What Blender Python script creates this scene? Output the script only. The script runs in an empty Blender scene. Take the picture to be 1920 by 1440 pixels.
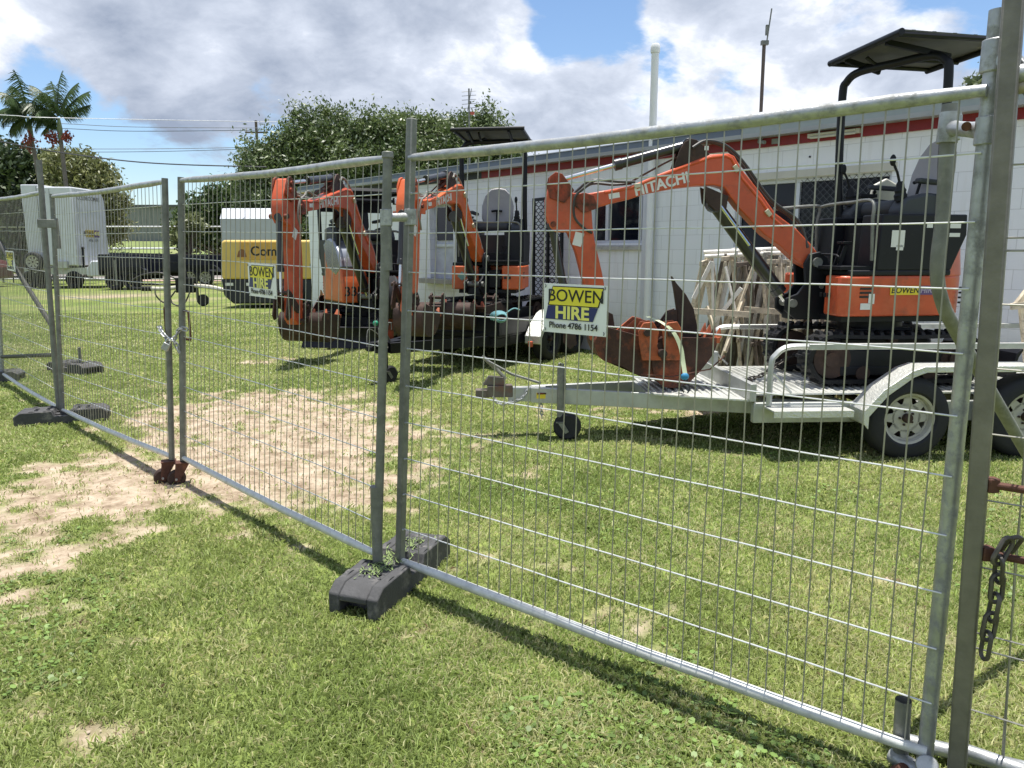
import bpy, bmesh, math, random
import numpy as np
from mathutils import Vector, Matrix
rad = math.radians
random.seed(7); RNG = np.random.default_rng(11)
SC = bpy.context.scene
COL = SC.collection
# ------------------------------------------------------------------ camera
F, PITCH, EYE = 1400.0, rad(10.2), 1.6
cam_d = bpy.data.cameras.new('camera'); cam = bpy.data.objects.new('camera', cam_d); COL.objects.link(cam)
cam.location = (0, 0, EYE); cam.rotation_euler = (rad(90) - PITCH, 0, 0)
cam_d.sensor_width = 36; cam_d.lens = F / 1920 * 36; cam_d.clip_end = 3000; cam_d.clip_start = 0.05
SC.camera = cam
# ------------------------------------------------------------------ world, sun, exposure
SUN_EL = rad(86.3)
SH = Vector((-0.42, -0.91, 0)).normalized()            # direction shadows fall on the ground
sun_dir = Vector((-SH.x * math.cos(SUN_EL), -SH.y * math.cos(SUN_EL), math.sin(SUN_EL)))  # towards the sun
sd = bpy.data.lights.new('sun', 'SUN'); sd.energy = 4.3; sd.angle = rad(0.5); sd.color = (1, .955, .88)
sun = bpy.data.objects.new('sun', sd); COL.objects.link(sun)
sun.rotation_euler = (-sun_dir).to_track_quat('-Z', 'Y').to_euler()
SC.view_settings.view_transform = 'Standard'; SC.view_settings.look = 'None'
SC.view_settings.exposure = 0.74; SC.view_settings.gamma = 1
W = bpy.data.worlds.new('World'); SC.world = W; W.use_nodes = True
def build_world():
    nt = W.node_tree; N = nt.nodes; L = nt.links; N.clear()
    out = N.new('ShaderNodeOutputWorld')
    sky = N.new('ShaderNodeTexSky'); sky.sky_type = 'NISHITA'; sky.sun_disc = False
    sky.sun_elevation = SUN_EL; sky.sun_rotation = math.atan2(sun_dir.x, sun_dir.y)
    sky.air_density = 1.0; sky.dust_density = 0.3; sky.ozone_density = 4.5
    b1 = N.new('ShaderNodeBackground'); b1.inputs[1].default_value = 0.10; L.new(sky.outputs[0], b1.inputs[0])
    tc = N.new('ShaderNodeTexCoord')
    sp = N.new('ShaderNodeSeparateXYZ'); L.new(tc.outputs['Generated'], sp.inputs[0])
    def m(op, a, b=None, c=None):
        n = N.new('ShaderNodeMath'); n.operation = op
        for i, v in enumerate((a, b, c)):
            if v is None: continue
            if isinstance(v, (int, float)): n.inputs[i].default_value = v
            else: L.new(v, n.inputs[i])
        return n.outputs[0]
    z = m('ADD', m('MAXIMUM', sp.outputs[2], 0.0), 0.42)
    cx = m('DIVIDE', sp.outputs[0], z); cy = m('DIVIDE', sp.outputs[1], z)
    cb = N.new('ShaderNodeCombineXYZ'); L.new(cx, cb.inputs[0]); L.new(cy, cb.inputs[1])
    def noise(scale, detail, rough, off, dist=0.0):
        mp = N.new('ShaderNodeMapping'); mp.inputs['Location'].default_value = off
        L.new(cb.outputs[0], mp.inputs[0])
        n = N.new('ShaderNodeTexNoise'); n.inputs['Scale'].default_value = scale
        n.inputs['Detail'].default_value = detail; n.inputs['Roughness'].default_value = rough
        n.inputs['Distortion'].default_value = dist
        L.new(mp.outputs[0], n.inputs['Vector']); return n.outputs['Fac']
    n1 = noise(2.3, 12, .58, (3.1, 1.7, 0), .25)
    # blue gaps: fixed places in the sky
    def gap(d, r, s):
        v = Vector(d).normalized()
        dp = N.new('ShaderNodeVectorMath'); dp.operation = 'DOT_PRODUCT'
        nm = N.new('ShaderNodeVectorMath'); nm.operation = 'NORMALIZE'; L.new(tc.outputs['Generated'], nm.inputs[0])
        L.new(nm.outputs[0], dp.inputs[0]); dp.inputs[1].default_value = v
        mr = N.new('ShaderNodeMapRange'); mr.interpolation_type = 'SMOOTHSTEP'
        L.new(dp.outputs['Value'], mr.inputs[0]); mr.inputs[1].default_value = math.cos(r); mr.inputs[2].default_value = math.cos(r * .25)
        mr.inputs[3].default_value = 0; mr.inputs[4].default_value = s
        return mr.outputs[0]
    acc = n1
    for d, r, s in GAPS: acc = m('SUBTRACT', acc, gap(d, r, s)) if s > 0 else m('ADD', acc, gap(d, r, -s))
    mr = N.new('ShaderNodeMapRange'); mr.interpolation_type = 'SMOOTHSTEP'; L.new(acc, mr.inputs[0])
    mr.inputs[1].default_value = .41; mr.inputs[2].default_value = .50
    # cloud tone: thick bases grey, thin lit parts white
    n2 = noise(1.9, 10, .58, (8.3, -2.2, 0), .3); n3 = noise(7.0, 10, .62, (-3.3, 5.2, 0), .3)
    tone = m('ADD', m('MULTIPLY', n2, .66), m('MULTIPLY', n3, .34))
    for d, r, s_ in TONES: tone = m('ADD', tone, gap(d, r, abs(s_))) if s_ > 0 else m('SUBTRACT', tone, gap(d, r, abs(s_)))
    cr = N.new('ShaderNodeValToRGB'); L.new(tone, cr.inputs[0])
    e = cr.color_ramp.elements
    e[0].position = .38; e[0].color = (.27, .32, .42, 1)
    e[1].position = .64; e[1].color = (.86, .88, .93, 1)
    a = cr.color_ramp.elements.new(.49); a.color = (.42, .47, .57, 1)
    a = cr.color_ramp.elements.new(.57); a.color = (.56, .61, .71, 1)
    b2 = N.new('ShaderNodeBackground'); L.new(cr.outputs[0], b2.inputs[0]); b2.inputs[1].default_value = CLOUD
    mx = N.new('ShaderNodeMixShader'); L.new(mr.outputs[0], mx.inputs[0]); L.new(b1.outputs[0], mx.inputs[1]); L.new(b2.outputs[0], mx.inputs[2])
    L.new(mx.outputs[0], out.inputs[0])
def pray(px, py):
    u = (px - 960) / F; v = (720 - py) / F
    return Vector((u, math.cos(PITCH) + v * math.sin(PITCH), -math.sin(PITCH) + v * math.cos(PITCH)))
CLOUD = .80
TONES = [(pray(1430, 70), rad(15), .085), (pray(60, 130), rad(6), .12), (pray(950, 50), rad(6), .09), (pray(1000, 230), rad(12), .05), (pray(300, 170), rad(17), -.012), (pray(500, 20), rad(12), -.02)]
GAPS = [(pray(1090, 5), rad(5.5), .25), (pray(1205, 140), rad(3.5), .11), (pray(1120, 130), rad(3.5), -.08), (pray(1040, 90), rad(4), -.08), (pray(60, 300), rad(9), .16), (pray(330, 320), rad(13), .24), (pray(1850, 10), rad(6), .08),
        (pray(500, 120), rad(14), -.16), (pray(150, 60), rad(14), -.16), (pray(800, 180), rad(10), -.12), (pray(1500, 120), rad(14), -.12)]
build_world()
# ------------------------------------------------------------------ point helpers (measure, then build in metres)
def G(px, py, z=0.0):
    d = pray(px, py); t = (z - EYE) / d.z; return Vector((d.x * t, d.y * t, z))
def D(px, py, Y):
    d = pray(px, py); t = Y / d.y; return Vector((d.x * t, Y, EYE + d.z * t))
# ------------------------------------------------------------------ materials
MATS = {}
def mat(name, col, rough=.6, metal=0.0, var=.12, scale=6.0, dirt=None, dirt_amt=0.0, dirt_scale=3.0, bump=0.0, bscale=60.0, attr=None, spec=None, coat=0.0, transl=0.0, chips=None):
    if name in MATS: return MATS[name]
    M = bpy.data.materials.new(name); M.use_nodes = True; nt = M.node_tree; N = nt.nodes; L = nt.links
    P = N['Principled BSDF']
    P.inputs['Roughness'].default_value = rough; P.inputs['Metallic'].default_value = metal
    if spec is not None: P.inputs['Specular IOR Level'].default_value = spec
    if coat: P.inputs['Coat Weight'].default_value = coat; P.inputs['Coat Roughness'].default_value = .15
    tc = N.new('ShaderNodeTexCoord')
    if attr:
        at = N.new('ShaderNodeAttribute'); at.attribute_name = attr; src = at.outputs['Color']
    else:
        rgb = N.new('ShaderNodeRGB'); rgb.outputs[0].default_value = (*col, 1); src = rgb.outputs[0]
    n = N.new('ShaderNodeTexNoise'); n.inputs['Scale'].default_value = scale; n.inputs['Detail'].default_value = 6; n.inputs['Roughness'].default_value = .6
    L.new(tc.outputs['Object'], n.inputs['Vector'])
    mr = N.new('ShaderNodeMapRange'); L.new(n.outputs['Fac'], mr.inputs[0]); mr.inputs[1].default_value = .3; mr.inputs[2].default_value = .7
    mr.inputs[3].default_value = 1 - var; mr.inputs[4].default_value = 1 + var
    hs = N.new('ShaderNodeHueSaturation'); L.new(src, hs.inputs['Color']); L.new(mr.outputs[0], hs.inputs['Value']); cur = hs.outputs[0]
    if dirt:
        n2 = N.new('ShaderNodeTexNoise'); n2.inputs['Scale'].default_value = dirt_scale; n2.inputs['Detail'].default_value = 9; n2.inputs['Roughness'].default_value = .68
        L.new(tc.outputs['Object'], n2.inputs['Vector'])
        m2 = N.new('ShaderNodeMapRange'); L.new(n2.outputs['Fac'], m2.inputs[0])
        m2.inputs[1].default_value = .68 - .35 * dirt_amt; m2.inputs[2].default_value = .80 - .25 * dirt_amt; m2.inputs[4].default_value = min(1, .35 + dirt_amt)
        mx = N.new('ShaderNodeMixRGB'); L.new(m2.outputs[0], mx.inputs[0]); L.new(cur, mx.inputs[1]); mx.inputs[2].default_value = (*dirt, 1); cur = mx.outputs[0]
        ra = N.new('ShaderNodeMapRange'); L.new(m2.outputs[0], ra.inputs[0]); ra.inputs[3].default_value = rough; ra.inputs[4].default_value = max(rough, .8); L.new(ra.outputs[0], P.inputs['Roughness'])
        if metal:
            rm = N.new('ShaderNodeMapRange'); L.new(m2.outputs[0], rm.inputs[0]); rm.inputs[3].default_value = metal; rm.inputs[4].default_value = 0; L.new(rm.outputs[0], P.inputs['Metallic'])
    if chips:                                                          # chipped and scuffed paint, streaks of grime
        for sc_, lo, hi, cc, vec in ((38, .655, .69, chips, (1, 1, 1)), (9, .58, .74, (.10, .075, .055), (.5, .5, 4)), (3.0, .50, .75, (.62, .22, .10), (1, 1, 1))):
            mp = N.new('ShaderNodeMapping'); mp.inputs['Scale'].default_value = vec; L.new(tc.outputs['Object'], mp.inputs[0])
            n3 = N.new('ShaderNodeTexNoise'); n3.inputs['Scale'].default_value = sc_; n3.inputs['Detail'].default_value = 10; n3.inputs['Roughness'].default_value = .75; L.new(mp.outputs[0], n3.inputs['Vector'])
            m3 = N.new('ShaderNodeMapRange'); L.new(n3.outputs['Fac'], m3.inputs[0]); m3.inputs[1].default_value = lo; m3.inputs[2].default_value = hi; m3.inputs[4].default_value = .9 if sc_ == 38 else .45
            x3 = N.new('ShaderNodeMixRGB'); L.new(m3.outputs[0], x3.inputs[0]); L.new(cur, x3.inputs[1]); x3.inputs[2].default_value = (*cc, 1); cur = x3.outputs[0]
    L.new(cur, P.inputs['Base Color'])
    if bump:
        nb = N.new('ShaderNodeTexNoise'); nb.inputs['Scale'].default_value = bscale; nb.inputs['Detail'].default_value = 4; L.new(tc.outputs['Object'], nb.inputs['Vector'])
        bp = N.new('ShaderNodeBump'); bp.inputs['Strength'].default_value = bump; bp.inputs['Distance'].default_value = .01
        L.new(nb.outputs['Fac'], bp.inputs['Height']); L.new(bp.outputs[0], P.inputs['Normal'])
    if transl:
        tr = N.new('ShaderNodeBsdfTranslucent'); L.new(cur, tr.inputs[0]); mxs = N.new('ShaderNodeMixShader'); mxs.inputs[0].default_value = transl
        L.new(P.outputs[0], mxs.inputs[1]); L.new(tr.outputs[0], mxs.inputs[2]); L.new(mxs.outputs[0], N['Material Output'].inputs[0])
    MATS[name] = M; return M
ORANGE = mat('orange_paint', (.53, .082, .026), .42, 0, .18, 4, (.20, .075, .04), .34, 5, .06, 50, coat=.12, chips=(.07, .035, .025))
ORANGE2 = mat('orange_paint_faded', (.64, .125, .034), .42, 0, .16, 4, (.24, .10, .05), .3, 6, .06, 50, coat=.1, chips=(.09, .04, .03))
RUSTYOR = mat('rusty_orange_steel', (.34, .055, .022), .6, .1, .3, 8, (.065, .032, .02), .85, 6, .3, 40)
WORNOR = mat('worn_orange_steel', (.42, .10, .035), .6, .1, .3, 8, (.12, .055, .03), .6, 9, .3, 40)
BUCK = mat('bucket_rust_steel', (.062, .030, .022), .7, .3, .3, 9, (.30, .075, .03), .55, 3.5, .4, 60)
RUST = mat('rusty_steel', (.105, .045, .03), .75, .25, .3, 14, (.26, .10, .045), .40, 9, .4, 60)
DRUST = mat('dark_rusty_steel', (.055, .034, .028), .65, .4, .3, 9, (.13, .06, .035), .4, 6, .3, 40)
BLACK = mat('black_paint', (.010, .011, .015), .42, 0, .2, 5, (.05, .046, .045), .16, 6, spec=.28)
BLACKP = mat('black_plastic', (.011, .012, .015), .6, 0, .2, 5, (.06, .055, .05), .15, 5, .15, spec=.25)
CYLB = mat('black_cylinder_paint', (.02, .02, .022), .3, 0, .15, 5, (.10, .09, .08), .15, 8, coat=.3)
CHROME = mat('chrome_rod', (.75, .75, .75), .12, 1, .03, 5)
HOSE = mat('hose_rubber', (.04, .038, .036), .55, 0, .2, 5)
HOSEG = mat('grey_hose_sleeve', (.22, .21, .19), .7, 0, .2, 9)
TRACK = mat('track_rubber', (.011, .0115, .013), .65, 0, .25, 8, (.06, .055, .05), .18, 9, .4, 50, spec=.3)
TYRE = mat('tyre_rubber', (.013, .014, .018), .75, 0, .2, 7, (.06, .055, .05), .25, 6, .2, 60)
SEATG = mat('grey_seat_vinyl', (.34, .33, .34), .6, 0, .08, 4)
SEATD = mat('dark_grey_seat_vinyl', (.040, .045, .055), .6, 0, .1, 4)
CREAM = mat('cream_plastic', (.55, .54, .47), .5, 0, .08, 5)
STICK = mat('white_sticker', (.72, .72, .70), .5, 0, .05, 5)
YELS = mat('yellow_sticker', (.75, .60, .04), .5, 0, .08, 8)
PURS = mat('purple_blue_sticker', (.12, .07, .20), .5, 0, .08, 8)
TEAL = mat('teal_sticker', (.18, .33, .28), .5)
INK = mat('black_ink', (.012, .012, .014), .5, 0, 0)
GALV = mat('galvanised_steel', (.40, .415, .42), .42, .65, .22, 18, (.22, .225, .225), .55, 22, .12, 120)
GALVD = mat('weathered_galvanised_steel', (.20, .205, .19), .55, .45, .25, 16, (.30, .30, .27), .35, 20, .15, 100)
GALVR = mat('sunlit_galvanised_wire', (.70, .71, .70), .38, .35, .1, 12, (.4, .36, .3), .08, 30)  # paler copy for the cross wires: sunlight on their tops painted in
GALVW = mat('galvanised_wire', (.36, .35, .31), .45, .5, .2, 12, (.30, .20, .12), .12, 30)
SILV = mat('silver_trailer_steel', (.46, .475, .46), .45, .55, .14, 7, (.34, .32, .28), .35, 6, .08, 80)
PLATE = mat('checker_plate', (.66, .67, .63), .4, .5, .12, 5, (.42, .39, .33), .35, 5, .9, 55)
RIM = mat('white_rim_paint', (.42, .41, .36), .5, 0, .12, 8, (.22, .17, .11), .25, 10)
WOODL = mat('pale_wood', (.64, .56, .43), .8, 0, .3, 9, (.22, .19, .16), .5, 12)
WOODG = mat('grey_weathered_wood', (.30, .285, .26), .85, 0, .3, 9, (.14, .125, .11), .4, 10)
TIMW = mat('white_painted_timber', (.78, .76, .71), .7, 0, .12, 9, (.40, .30, .24), .25, 10)
RAILM = mat('sunlit_rail_steel', (.60, .61, .58), .42, .15, .15, 18, (.34, .34, .32), .35, 22, .12, 120)  # bottom rails only: their sunlit look is put into the colour
CONC = mat('grey_feet_plastic', (.062, .062, .064), .75, 0, .2, 10, (.24, .225, .21), .42, 12, .35, 60)
WHITEP = mat('white_paint', (.78, .79, .80), .45, 0, .04, 4, (.5, .48, .44), .1, 5)
WHITEB = mat('white_box_panel', (.60, .62, .68), .4, 0, .05, 3, (.42, .41, .38), .3, 4)
GREYB = mat('shaded_box_panel', (.42, .44, .48), .45, 0, .05, 3)  # grey-blue shade on the trailer's lower face, mixed into the panel colour
YELL = mat('yellow_canopy_paint', (.66, .47, .13), .45, 0, .06, 3, (.5, .40, .18), .15, 4)
NAVY = mat('navy_paint', (.010, .012, .022), .45, 0, .1, 3)
BLUEG = mat('slate_blue_steel', (.055, .075, .11), .45, 0, .12, 4)
SIGNW = mat('sign_white', (.80, .82, .82), .4, 0, .04, 6, (.6, .58, .54), .1, 9)
SIGNY = mat('sign_yellow', (.80, .70, .05), .4, 0, .04, 6)
SIGNN = mat('sign_navy', (.015, .022, .13), .4, 0, .06, 6)
SIGNL = mat('sign_pale_yellow', (.82, .78, .20), .4, 0, .03, 6)
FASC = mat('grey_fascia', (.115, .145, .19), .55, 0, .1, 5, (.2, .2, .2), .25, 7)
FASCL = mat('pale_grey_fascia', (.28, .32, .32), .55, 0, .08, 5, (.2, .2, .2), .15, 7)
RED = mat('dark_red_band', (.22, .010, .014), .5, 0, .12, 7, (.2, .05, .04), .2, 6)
ROOF = mat('roof_sheet', (.35, .36, .37), .5, .3, .1, 2)
SILL = mat('concrete_sill', (.42, .41, .38), .85, 0, .12, 8, (.2, .19, .17), .35, 9)
ALU = mat('white_aluminium_frame', (.62, .65, .70), .4, .2, .04, 6)
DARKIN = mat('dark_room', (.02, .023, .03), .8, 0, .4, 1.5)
CURT = mat('blue_curtain', (.05, .075, .15), .9, 0, .25, 4)
STRAP = mat('lime_strap', (.50, .56, .36), .7, 0, .1, 20)
BLUEP = mat('blue_webbing', (.03, .22, .42), .6, 0, .1, 10)
GLASS = mat('window_glass', (.008, .010, .016), .08, 0, .3, 2, spec=.35)
BARK = mat('bark', (.13, .10, .075), .9, 0, .25, 12, (.22, .20, .17), .3, 6, .5, 30)
PALMT = mat('palm_trunk', (.16, .14, .12), .85, 0, .2, 8)
SHED = mat('grey_shed_wall', (.24, .255, .24), .7, 0, .06, .8)
ASPH = mat('asphalt', (.20, .18, .165), .9, 0, .1, .8)
PINKC = mat('pinkish_concrete', (.42, .30, .25), .9, 0, .12, .8)
REDV = mat('maroon_paint', (.10, .012, .016), .35, 0, .1, 2)
LEAF = {}
def leafmat(name, tr=.28):
    return mat(name, (.1, .1, .1), .45, 0, .1, 3, attr='Col', transl=tr, spec=.45)
def block_wall_mat():
    M = bpy.data.materials.new('painted_block_wall'); M.use_nodes = True; N = M.node_tree.nodes; L = M.node_tree.links; P = N['Principled BSDF']
    tc = N.new('ShaderNodeTexCoord'); mp = N.new('ShaderNodeMapping'); L.new(tc.outputs['Object'], mp.inputs[0])
    mp.inputs['Rotation'].default_value = (rad(90), 0, 0)
    b = N.new('ShaderNodeTexBrick'); L.new(mp.outputs[0], b.inputs['Vector']); b.inputs['Scale'].default_value = 1
    b.inputs['Brick Width'].default_value = .4; b.inputs['Row Height'].default_value = .2; b.inputs['Mortar Size'].default_value = .004
    b.inputs['Mortar Smooth'].default_value = .6
    b.inputs['Color1'].default_value = (.84, .86, .90, 1); b.inputs['Color2'].default_value = (.80, .82, .87, 1); b.inputs['Mortar'].default_value = (.60, .61, .64, 1)
    n = N.new('ShaderNodeTexNoise'); n.inputs['Scale'].default_value = 1.3; n.inputs['Detail'].default_value = 9; n.inputs['Roughness'].default_value = .7; L.new(tc.outputs['Object'], n.inputs['Vector'])
    mr = N.new('ShaderNodeMapRange'); L.new(n.outputs['Fac'], mr.inputs[0]); mr.inputs[1].default_value = .66; mr.inputs[2].default_value = .78; mr.inputs[4].default_value = .45
    mx = N.new('ShaderNodeMixRGB'); L.new(mr.outputs[0], mx.inputs[0]); L.new(b.outputs['Color'], mx.inputs[1]); mx.inputs[2].default_value = (.50, .48, .45, 1)
    mp2 = N.new('ShaderNodeMapping'); mp2.inputs['Scale'].default_value = (5, 5, .35); L.new(tc.outputs['Object'], mp2.inputs[0])
    n5 = N.new('ShaderNodeTexNoise'); n5.inputs['Scale'].default_value = 1.6; n5.inputs['Detail'].default_value = 8; n5.inputs['Roughness'].default_value = .65; L.new(mp2.outputs[0], n5.inputs['Vector'])
    m5 = N.new('ShaderNodeMapRange'); L.new(n5.outputs['Fac'], m5.inputs[0]); m5.inputs[1].default_value = .52; m5.inputs[2].default_value = .75; m5.inputs[4].default_value = .38
    x5 = N.new('ShaderNodeMixRGB'); L.new(m5.outputs[0], x5.inputs[0]); L.new(mx.outputs[0], x5.inputs[1]); x5.inputs[2].default_value = (.58, .57, .55, 1)
    sz = N.new('ShaderNodeSeparateXYZ'); L.new(tc.outputs['Object'], sz.inputs[0]); m6 = N.new('ShaderNodeMapRange'); L.new(sz.outputs[2], m6.inputs[0]); m6.inputs[1].default_value = .75; m6.inputs[2].default_value = .0; m6.inputs[4].default_value = 1
    ad = N.new('ShaderNodeMath'); ad.operation = 'MULTIPLY'; L.new(m6.outputs[0], ad.inputs[0]); L.new(n.outputs['Fac'], ad.inputs[1])
    x6 = N.new('ShaderNodeMixRGB'); L.new(ad.outputs[0], x6.inputs[0]); L.new(x5.outputs[0], x6.inputs[1]); x6.inputs[2].default_value = (.42, .36, .28, 1)
    L.new(x6.outputs[0], P.inputs['Base Color']); P.inputs['Roughness'].default_value = .7
    bp = N.new('ShaderNodeBump'); bp.inputs['Strength'].default_value = .35; bp.inputs['Distance'].default_value = .01; L.new(b.outputs['Fac'], bp.inputs['Height']); bp.invert = True
    n2 = N.new('ShaderNodeTexNoise'); n2.inputs['Scale'].default_value = 60; L.new(tc.outputs['Object'], n2.inputs['Vector'])
    b2 = N.new('ShaderNodeBump'); b2.inputs['Strength'].default_value = .15; b2.inputs['Distance'].default_value = .01; L.new(n2.outputs['Fac'], b2.inputs['Height']); L.new(bp.outputs[0], b2.inputs['Normal'])
    L.new(b2.outputs[0], P.inputs['Normal']); return M
BLOCK = block_wall_mat()
# ------------------------------------------------------------------ object helpers
MX = {}
def thing(name, label, cat, loc=(0, 0, 0), rotz=0.0, group=None):
    o = bpy.data.objects.new(name, None); COL.objects.link(o); o.empty_display_size = .2
    o.location = loc; o.rotation_euler = (0, 0, rotz); o['label'] = label; o['category'] = cat
    if group: o['group'] = group
    MX[o] = Matrix.Translation(Vector(loc)) @ Matrix.Rotation(rotz, 4, 'Z'); return o
def tag(o, label, cat, group=None):
    o['label'] = label; o['category'] = cat
    if group: o['group'] = group
    return o
def frame_from(p0, p1):
    d = (p1 - p0).normalized(); a = Vector((0, 0, 1)) if abs(d.z) < .95 else Vector((1, 0, 0))
    x = d.cross(a).normalized(); return x, d.cross(x).normalized(), d
class MB:
    def __init__(s, T=None): s.v = []; s.f = []; s.marks = []; s.T = T or Matrix.Identity(4)
    def add(s, vs, fs, T=None):
        s.marks.append((len(s.v), len(s.f))); k = len(s.v); A = s.T @ T if T is not None else s.T
        s.v += [A @ Vector(v) for v in vs]; s.f += [tuple(i + k for i in f) for f in fs]; return s
    def box(s, c, d, R=None, taper=1.0):
        hx, hy, hz = d[0] / 2, d[1] / 2, d[2] / 2; vs = []
        for z in (-1, 1):
            k = 1 if z < 0 else taper
            for x, y in ((-1, -1), (1, -1), (1, 1), (-1, 1)): vs.append(Vector((x * hx * k, y * hy * k, z * hz)))
        if R is not None: vs = [R @ v for v in vs]
        c = Vector(c); vs = [v + c for v in vs]
        return s.add(vs, [(0, 3, 2, 1), (4, 5, 6, 7), (0, 1, 5, 4), (1, 2, 6, 5), (2, 3, 7, 6), (3, 0, 4, 7)])
    def bar(s, p0, p1, w, h, up=None):
        p0 = Vector(p0); p1 = Vector(p1); d = (p1 - p0).normalized()
        u = Vector(up) if up else (Vector((0, 0, 1)) if abs(d.z) < .95 else Vector((0, 1, 0)))
        x = d.cross(u).normalized(); z = x.cross(d).normalized(); vs = []
        for p in (p0, p1):
            for a, b in ((-1, -1), (1, -1), (1, 1), (-1, 1)): vs.append(p + x * a * w / 2 + z * b * h / 2)
        return s.add(vs, [(0, 3, 2, 1), (4, 5, 6, 7), (0, 1, 5, 4), (1, 2, 6, 5), (2, 3, 7, 6), (3, 0, 4, 7)])
    def cyl(s, p0, p1, r0, r1=None, n=14, cap=True):
        p0 = Vector(p0); p1 = Vector(p1); r1 = r0 if r1 is None else r1; x, y, d = frame_from(p0, p1); vs = []
        for p, r in ((p0, r0), (p1, r1)):
            for i in range(n):
                a = 2 * math.pi * i / n; vs.append(p + x * math.cos(a) * r + y * math.sin(a) * r)
        fs = [(i, n + i, n + (i + 1) % n, (i + 1) % n) for i in range(n)]
        if cap: fs += [tuple(range(n)), tuple(range(2 * n - 1, n - 1, -1))]
        return s.add(vs, fs)
    def tube(s, pts, r, n=8, closed=False, cap=True):
        pts = [Vector(p) for p in pts]; m = len(pts); vs = []; x = None
        for i, p in enumerate(pts):
            if closed: d = pts[(i + 1) % m] - pts[i - 1]
            else: d = pts[min(i + 1, m - 1)] - pts[max(i - 1, 0)]
            d.normalize()
            if x is None: x = frame_from(Vector((0, 0, 0)), d)[0]
            x = (x - d * x.dot(d)).normalized(); y = d.cross(x); rr = r[i] if isinstance(r, (list, tuple)) else r
            for k in range(n):
                a = 2 * math.pi * k / n; vs.append(p + x * math.cos(a) * rr + y * math.sin(a) * rr)
        fs = []
        for i in range(m if closed else m - 1):
            j = (i + 1) % m
            for k in range(n): fs.append((i * n + k, i * n + (k + 1) % n, j * n + (k + 1) % n, j * n + k))
        if cap and not closed: fs += [tuple(range(n - 1, -1, -1)), tuple(range((m - 1) * n, m * n))]
        return s.add(vs, fs)
    def prism(s, poly, y0, y1, inset=0.0):
        n = len(poly)                                                   # poly in (x, z), extruded along y
        area = sum(poly[i][0] * poly[(i + 1) % n][1] - poly[(i + 1) % n][0] * poly[i][1] for i in range(n))
        if area < 0: poly = poly[::-1]
        vs = [(p[0], y0, p[1]) for p in poly] + [(p[0], y1, p[1]) for p in poly]
        fs = [tuple(range(n)), tuple(range(2 * n - 1, n - 1, -1))] + [(i, n + i, n + (i + 1) % n, (i + 1) % n) for i in range(n)]
        return s.add(vs, fs)
    def lathe(s, prof, p0, axis, n=28):
        p0 = Vector(p0); x, y, d = frame_from(p0, p0 + Vector(axis)); vs = []; m = len(prof)
        for r, h in prof:
            for i in range(n):
                a = 2 * math.pi * i / n; vs.append(p0 + d * h + x * math.cos(a) * r + y * math.sin(a) * r)
        fs = []
        for j in range(m - 1):
            for i in range(n): fs.append((j * n + i, (j + 1) * n + i, (j + 1) * n + (i + 1) % n, j * n + (i + 1) % n))
        return s.add(vs, fs)
    def sphere(s, c, r, n=12, m=8):
        vs = []; c = Vector(c); r = Vector(r) if not isinstance(r, (int, float)) else Vector((r, r, r))
        for j in range(m + 1):
            b = math.pi * j / m - math.pi / 2
            for i in range(n):
                a = 2 * math.pi * i / n; vs.append(c + Vector((math.cos(a) * math.cos(b) * r.x, math.sin(a) * math.cos(b) * r.y, math.sin(b) * r.z)))
        return s.add(vs, [(j * n + i, j * n + (i + 1) % n, (j + 1) * n + (i + 1) % n, (j + 1) * n + i) for j in range(m) for i in range(n)])
    def split(s, name, m, parent=None, world=False, bevel=0.0, ang=35):
        out = []
        for (v0, f0), (v1, f1) in zip(s.marks, s.marks[1:] + [(len(s.v), len(s.f))]):
            q = MB(); q.v = s.v[v0:v1]; q.f = [tuple(i - v0 for i in f) for f in s.f[f0:f1]]; out.append(q.build(name, m, parent, world, bevel, ang))
        return out
    def build(s, name, m, parent=None, world=False, bevel=0.0, ang=35, seg=2, kind=None):
        me = bpy.data.meshes.new(name); vs = s.v
        if parent is not None and world: I = MX[parent].inverted(); vs = [I @ v for v in vs]
        me.from_pydata([tuple(v) for v in vs], [], s.f); me.materials.append(m)
        bm = bmesh.new(); bm.from_mesh(me)
        bmesh.ops.recalc_face_normals(bm, faces=bm.faces)
        bm.to_mesh(me); bm.free()
        me.shade_smooth(); me.set_sharp_from_angle(angle=rad(ang))
        o = bpy.data.objects.new(name, me); COL.objects.link(o)
        if parent is not None: o.parent = parent
        if kind: o['kind'] = kind
        if bevel:
            b = o.modifiers.new('bevel', 'BEVEL'); b.width = bevel; b.segments = seg; b.limit_method = 'ANGLE'; b.angle_limit = rad(40); b.harden_normals = False
        return o
def catmull(P, k=6, closed=False):
    P = [Vector(p) for p in P]; n = len(P); out = []
    rng = range(n) if closed else range(n - 1)
    for i in rng:
        a, b, c, d = (P[(i - 1) % n], P[i], P[(i + 1) % n], P[(i + 2) % n]) if closed else (P[max(i - 1, 0)], P[i], P[i + 1], P[min(i + 2, n - 1)])
        for j in range(k):
            t = j / k; out.append(.5 * ((2 * b) + (c - a) * t + (2 * a - 5 * b + 4 * c - d) * t * t + (3 * b - a - 3 * c + d) * t ** 3))
    if not closed: out.append(P[-1])
    return out
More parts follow.
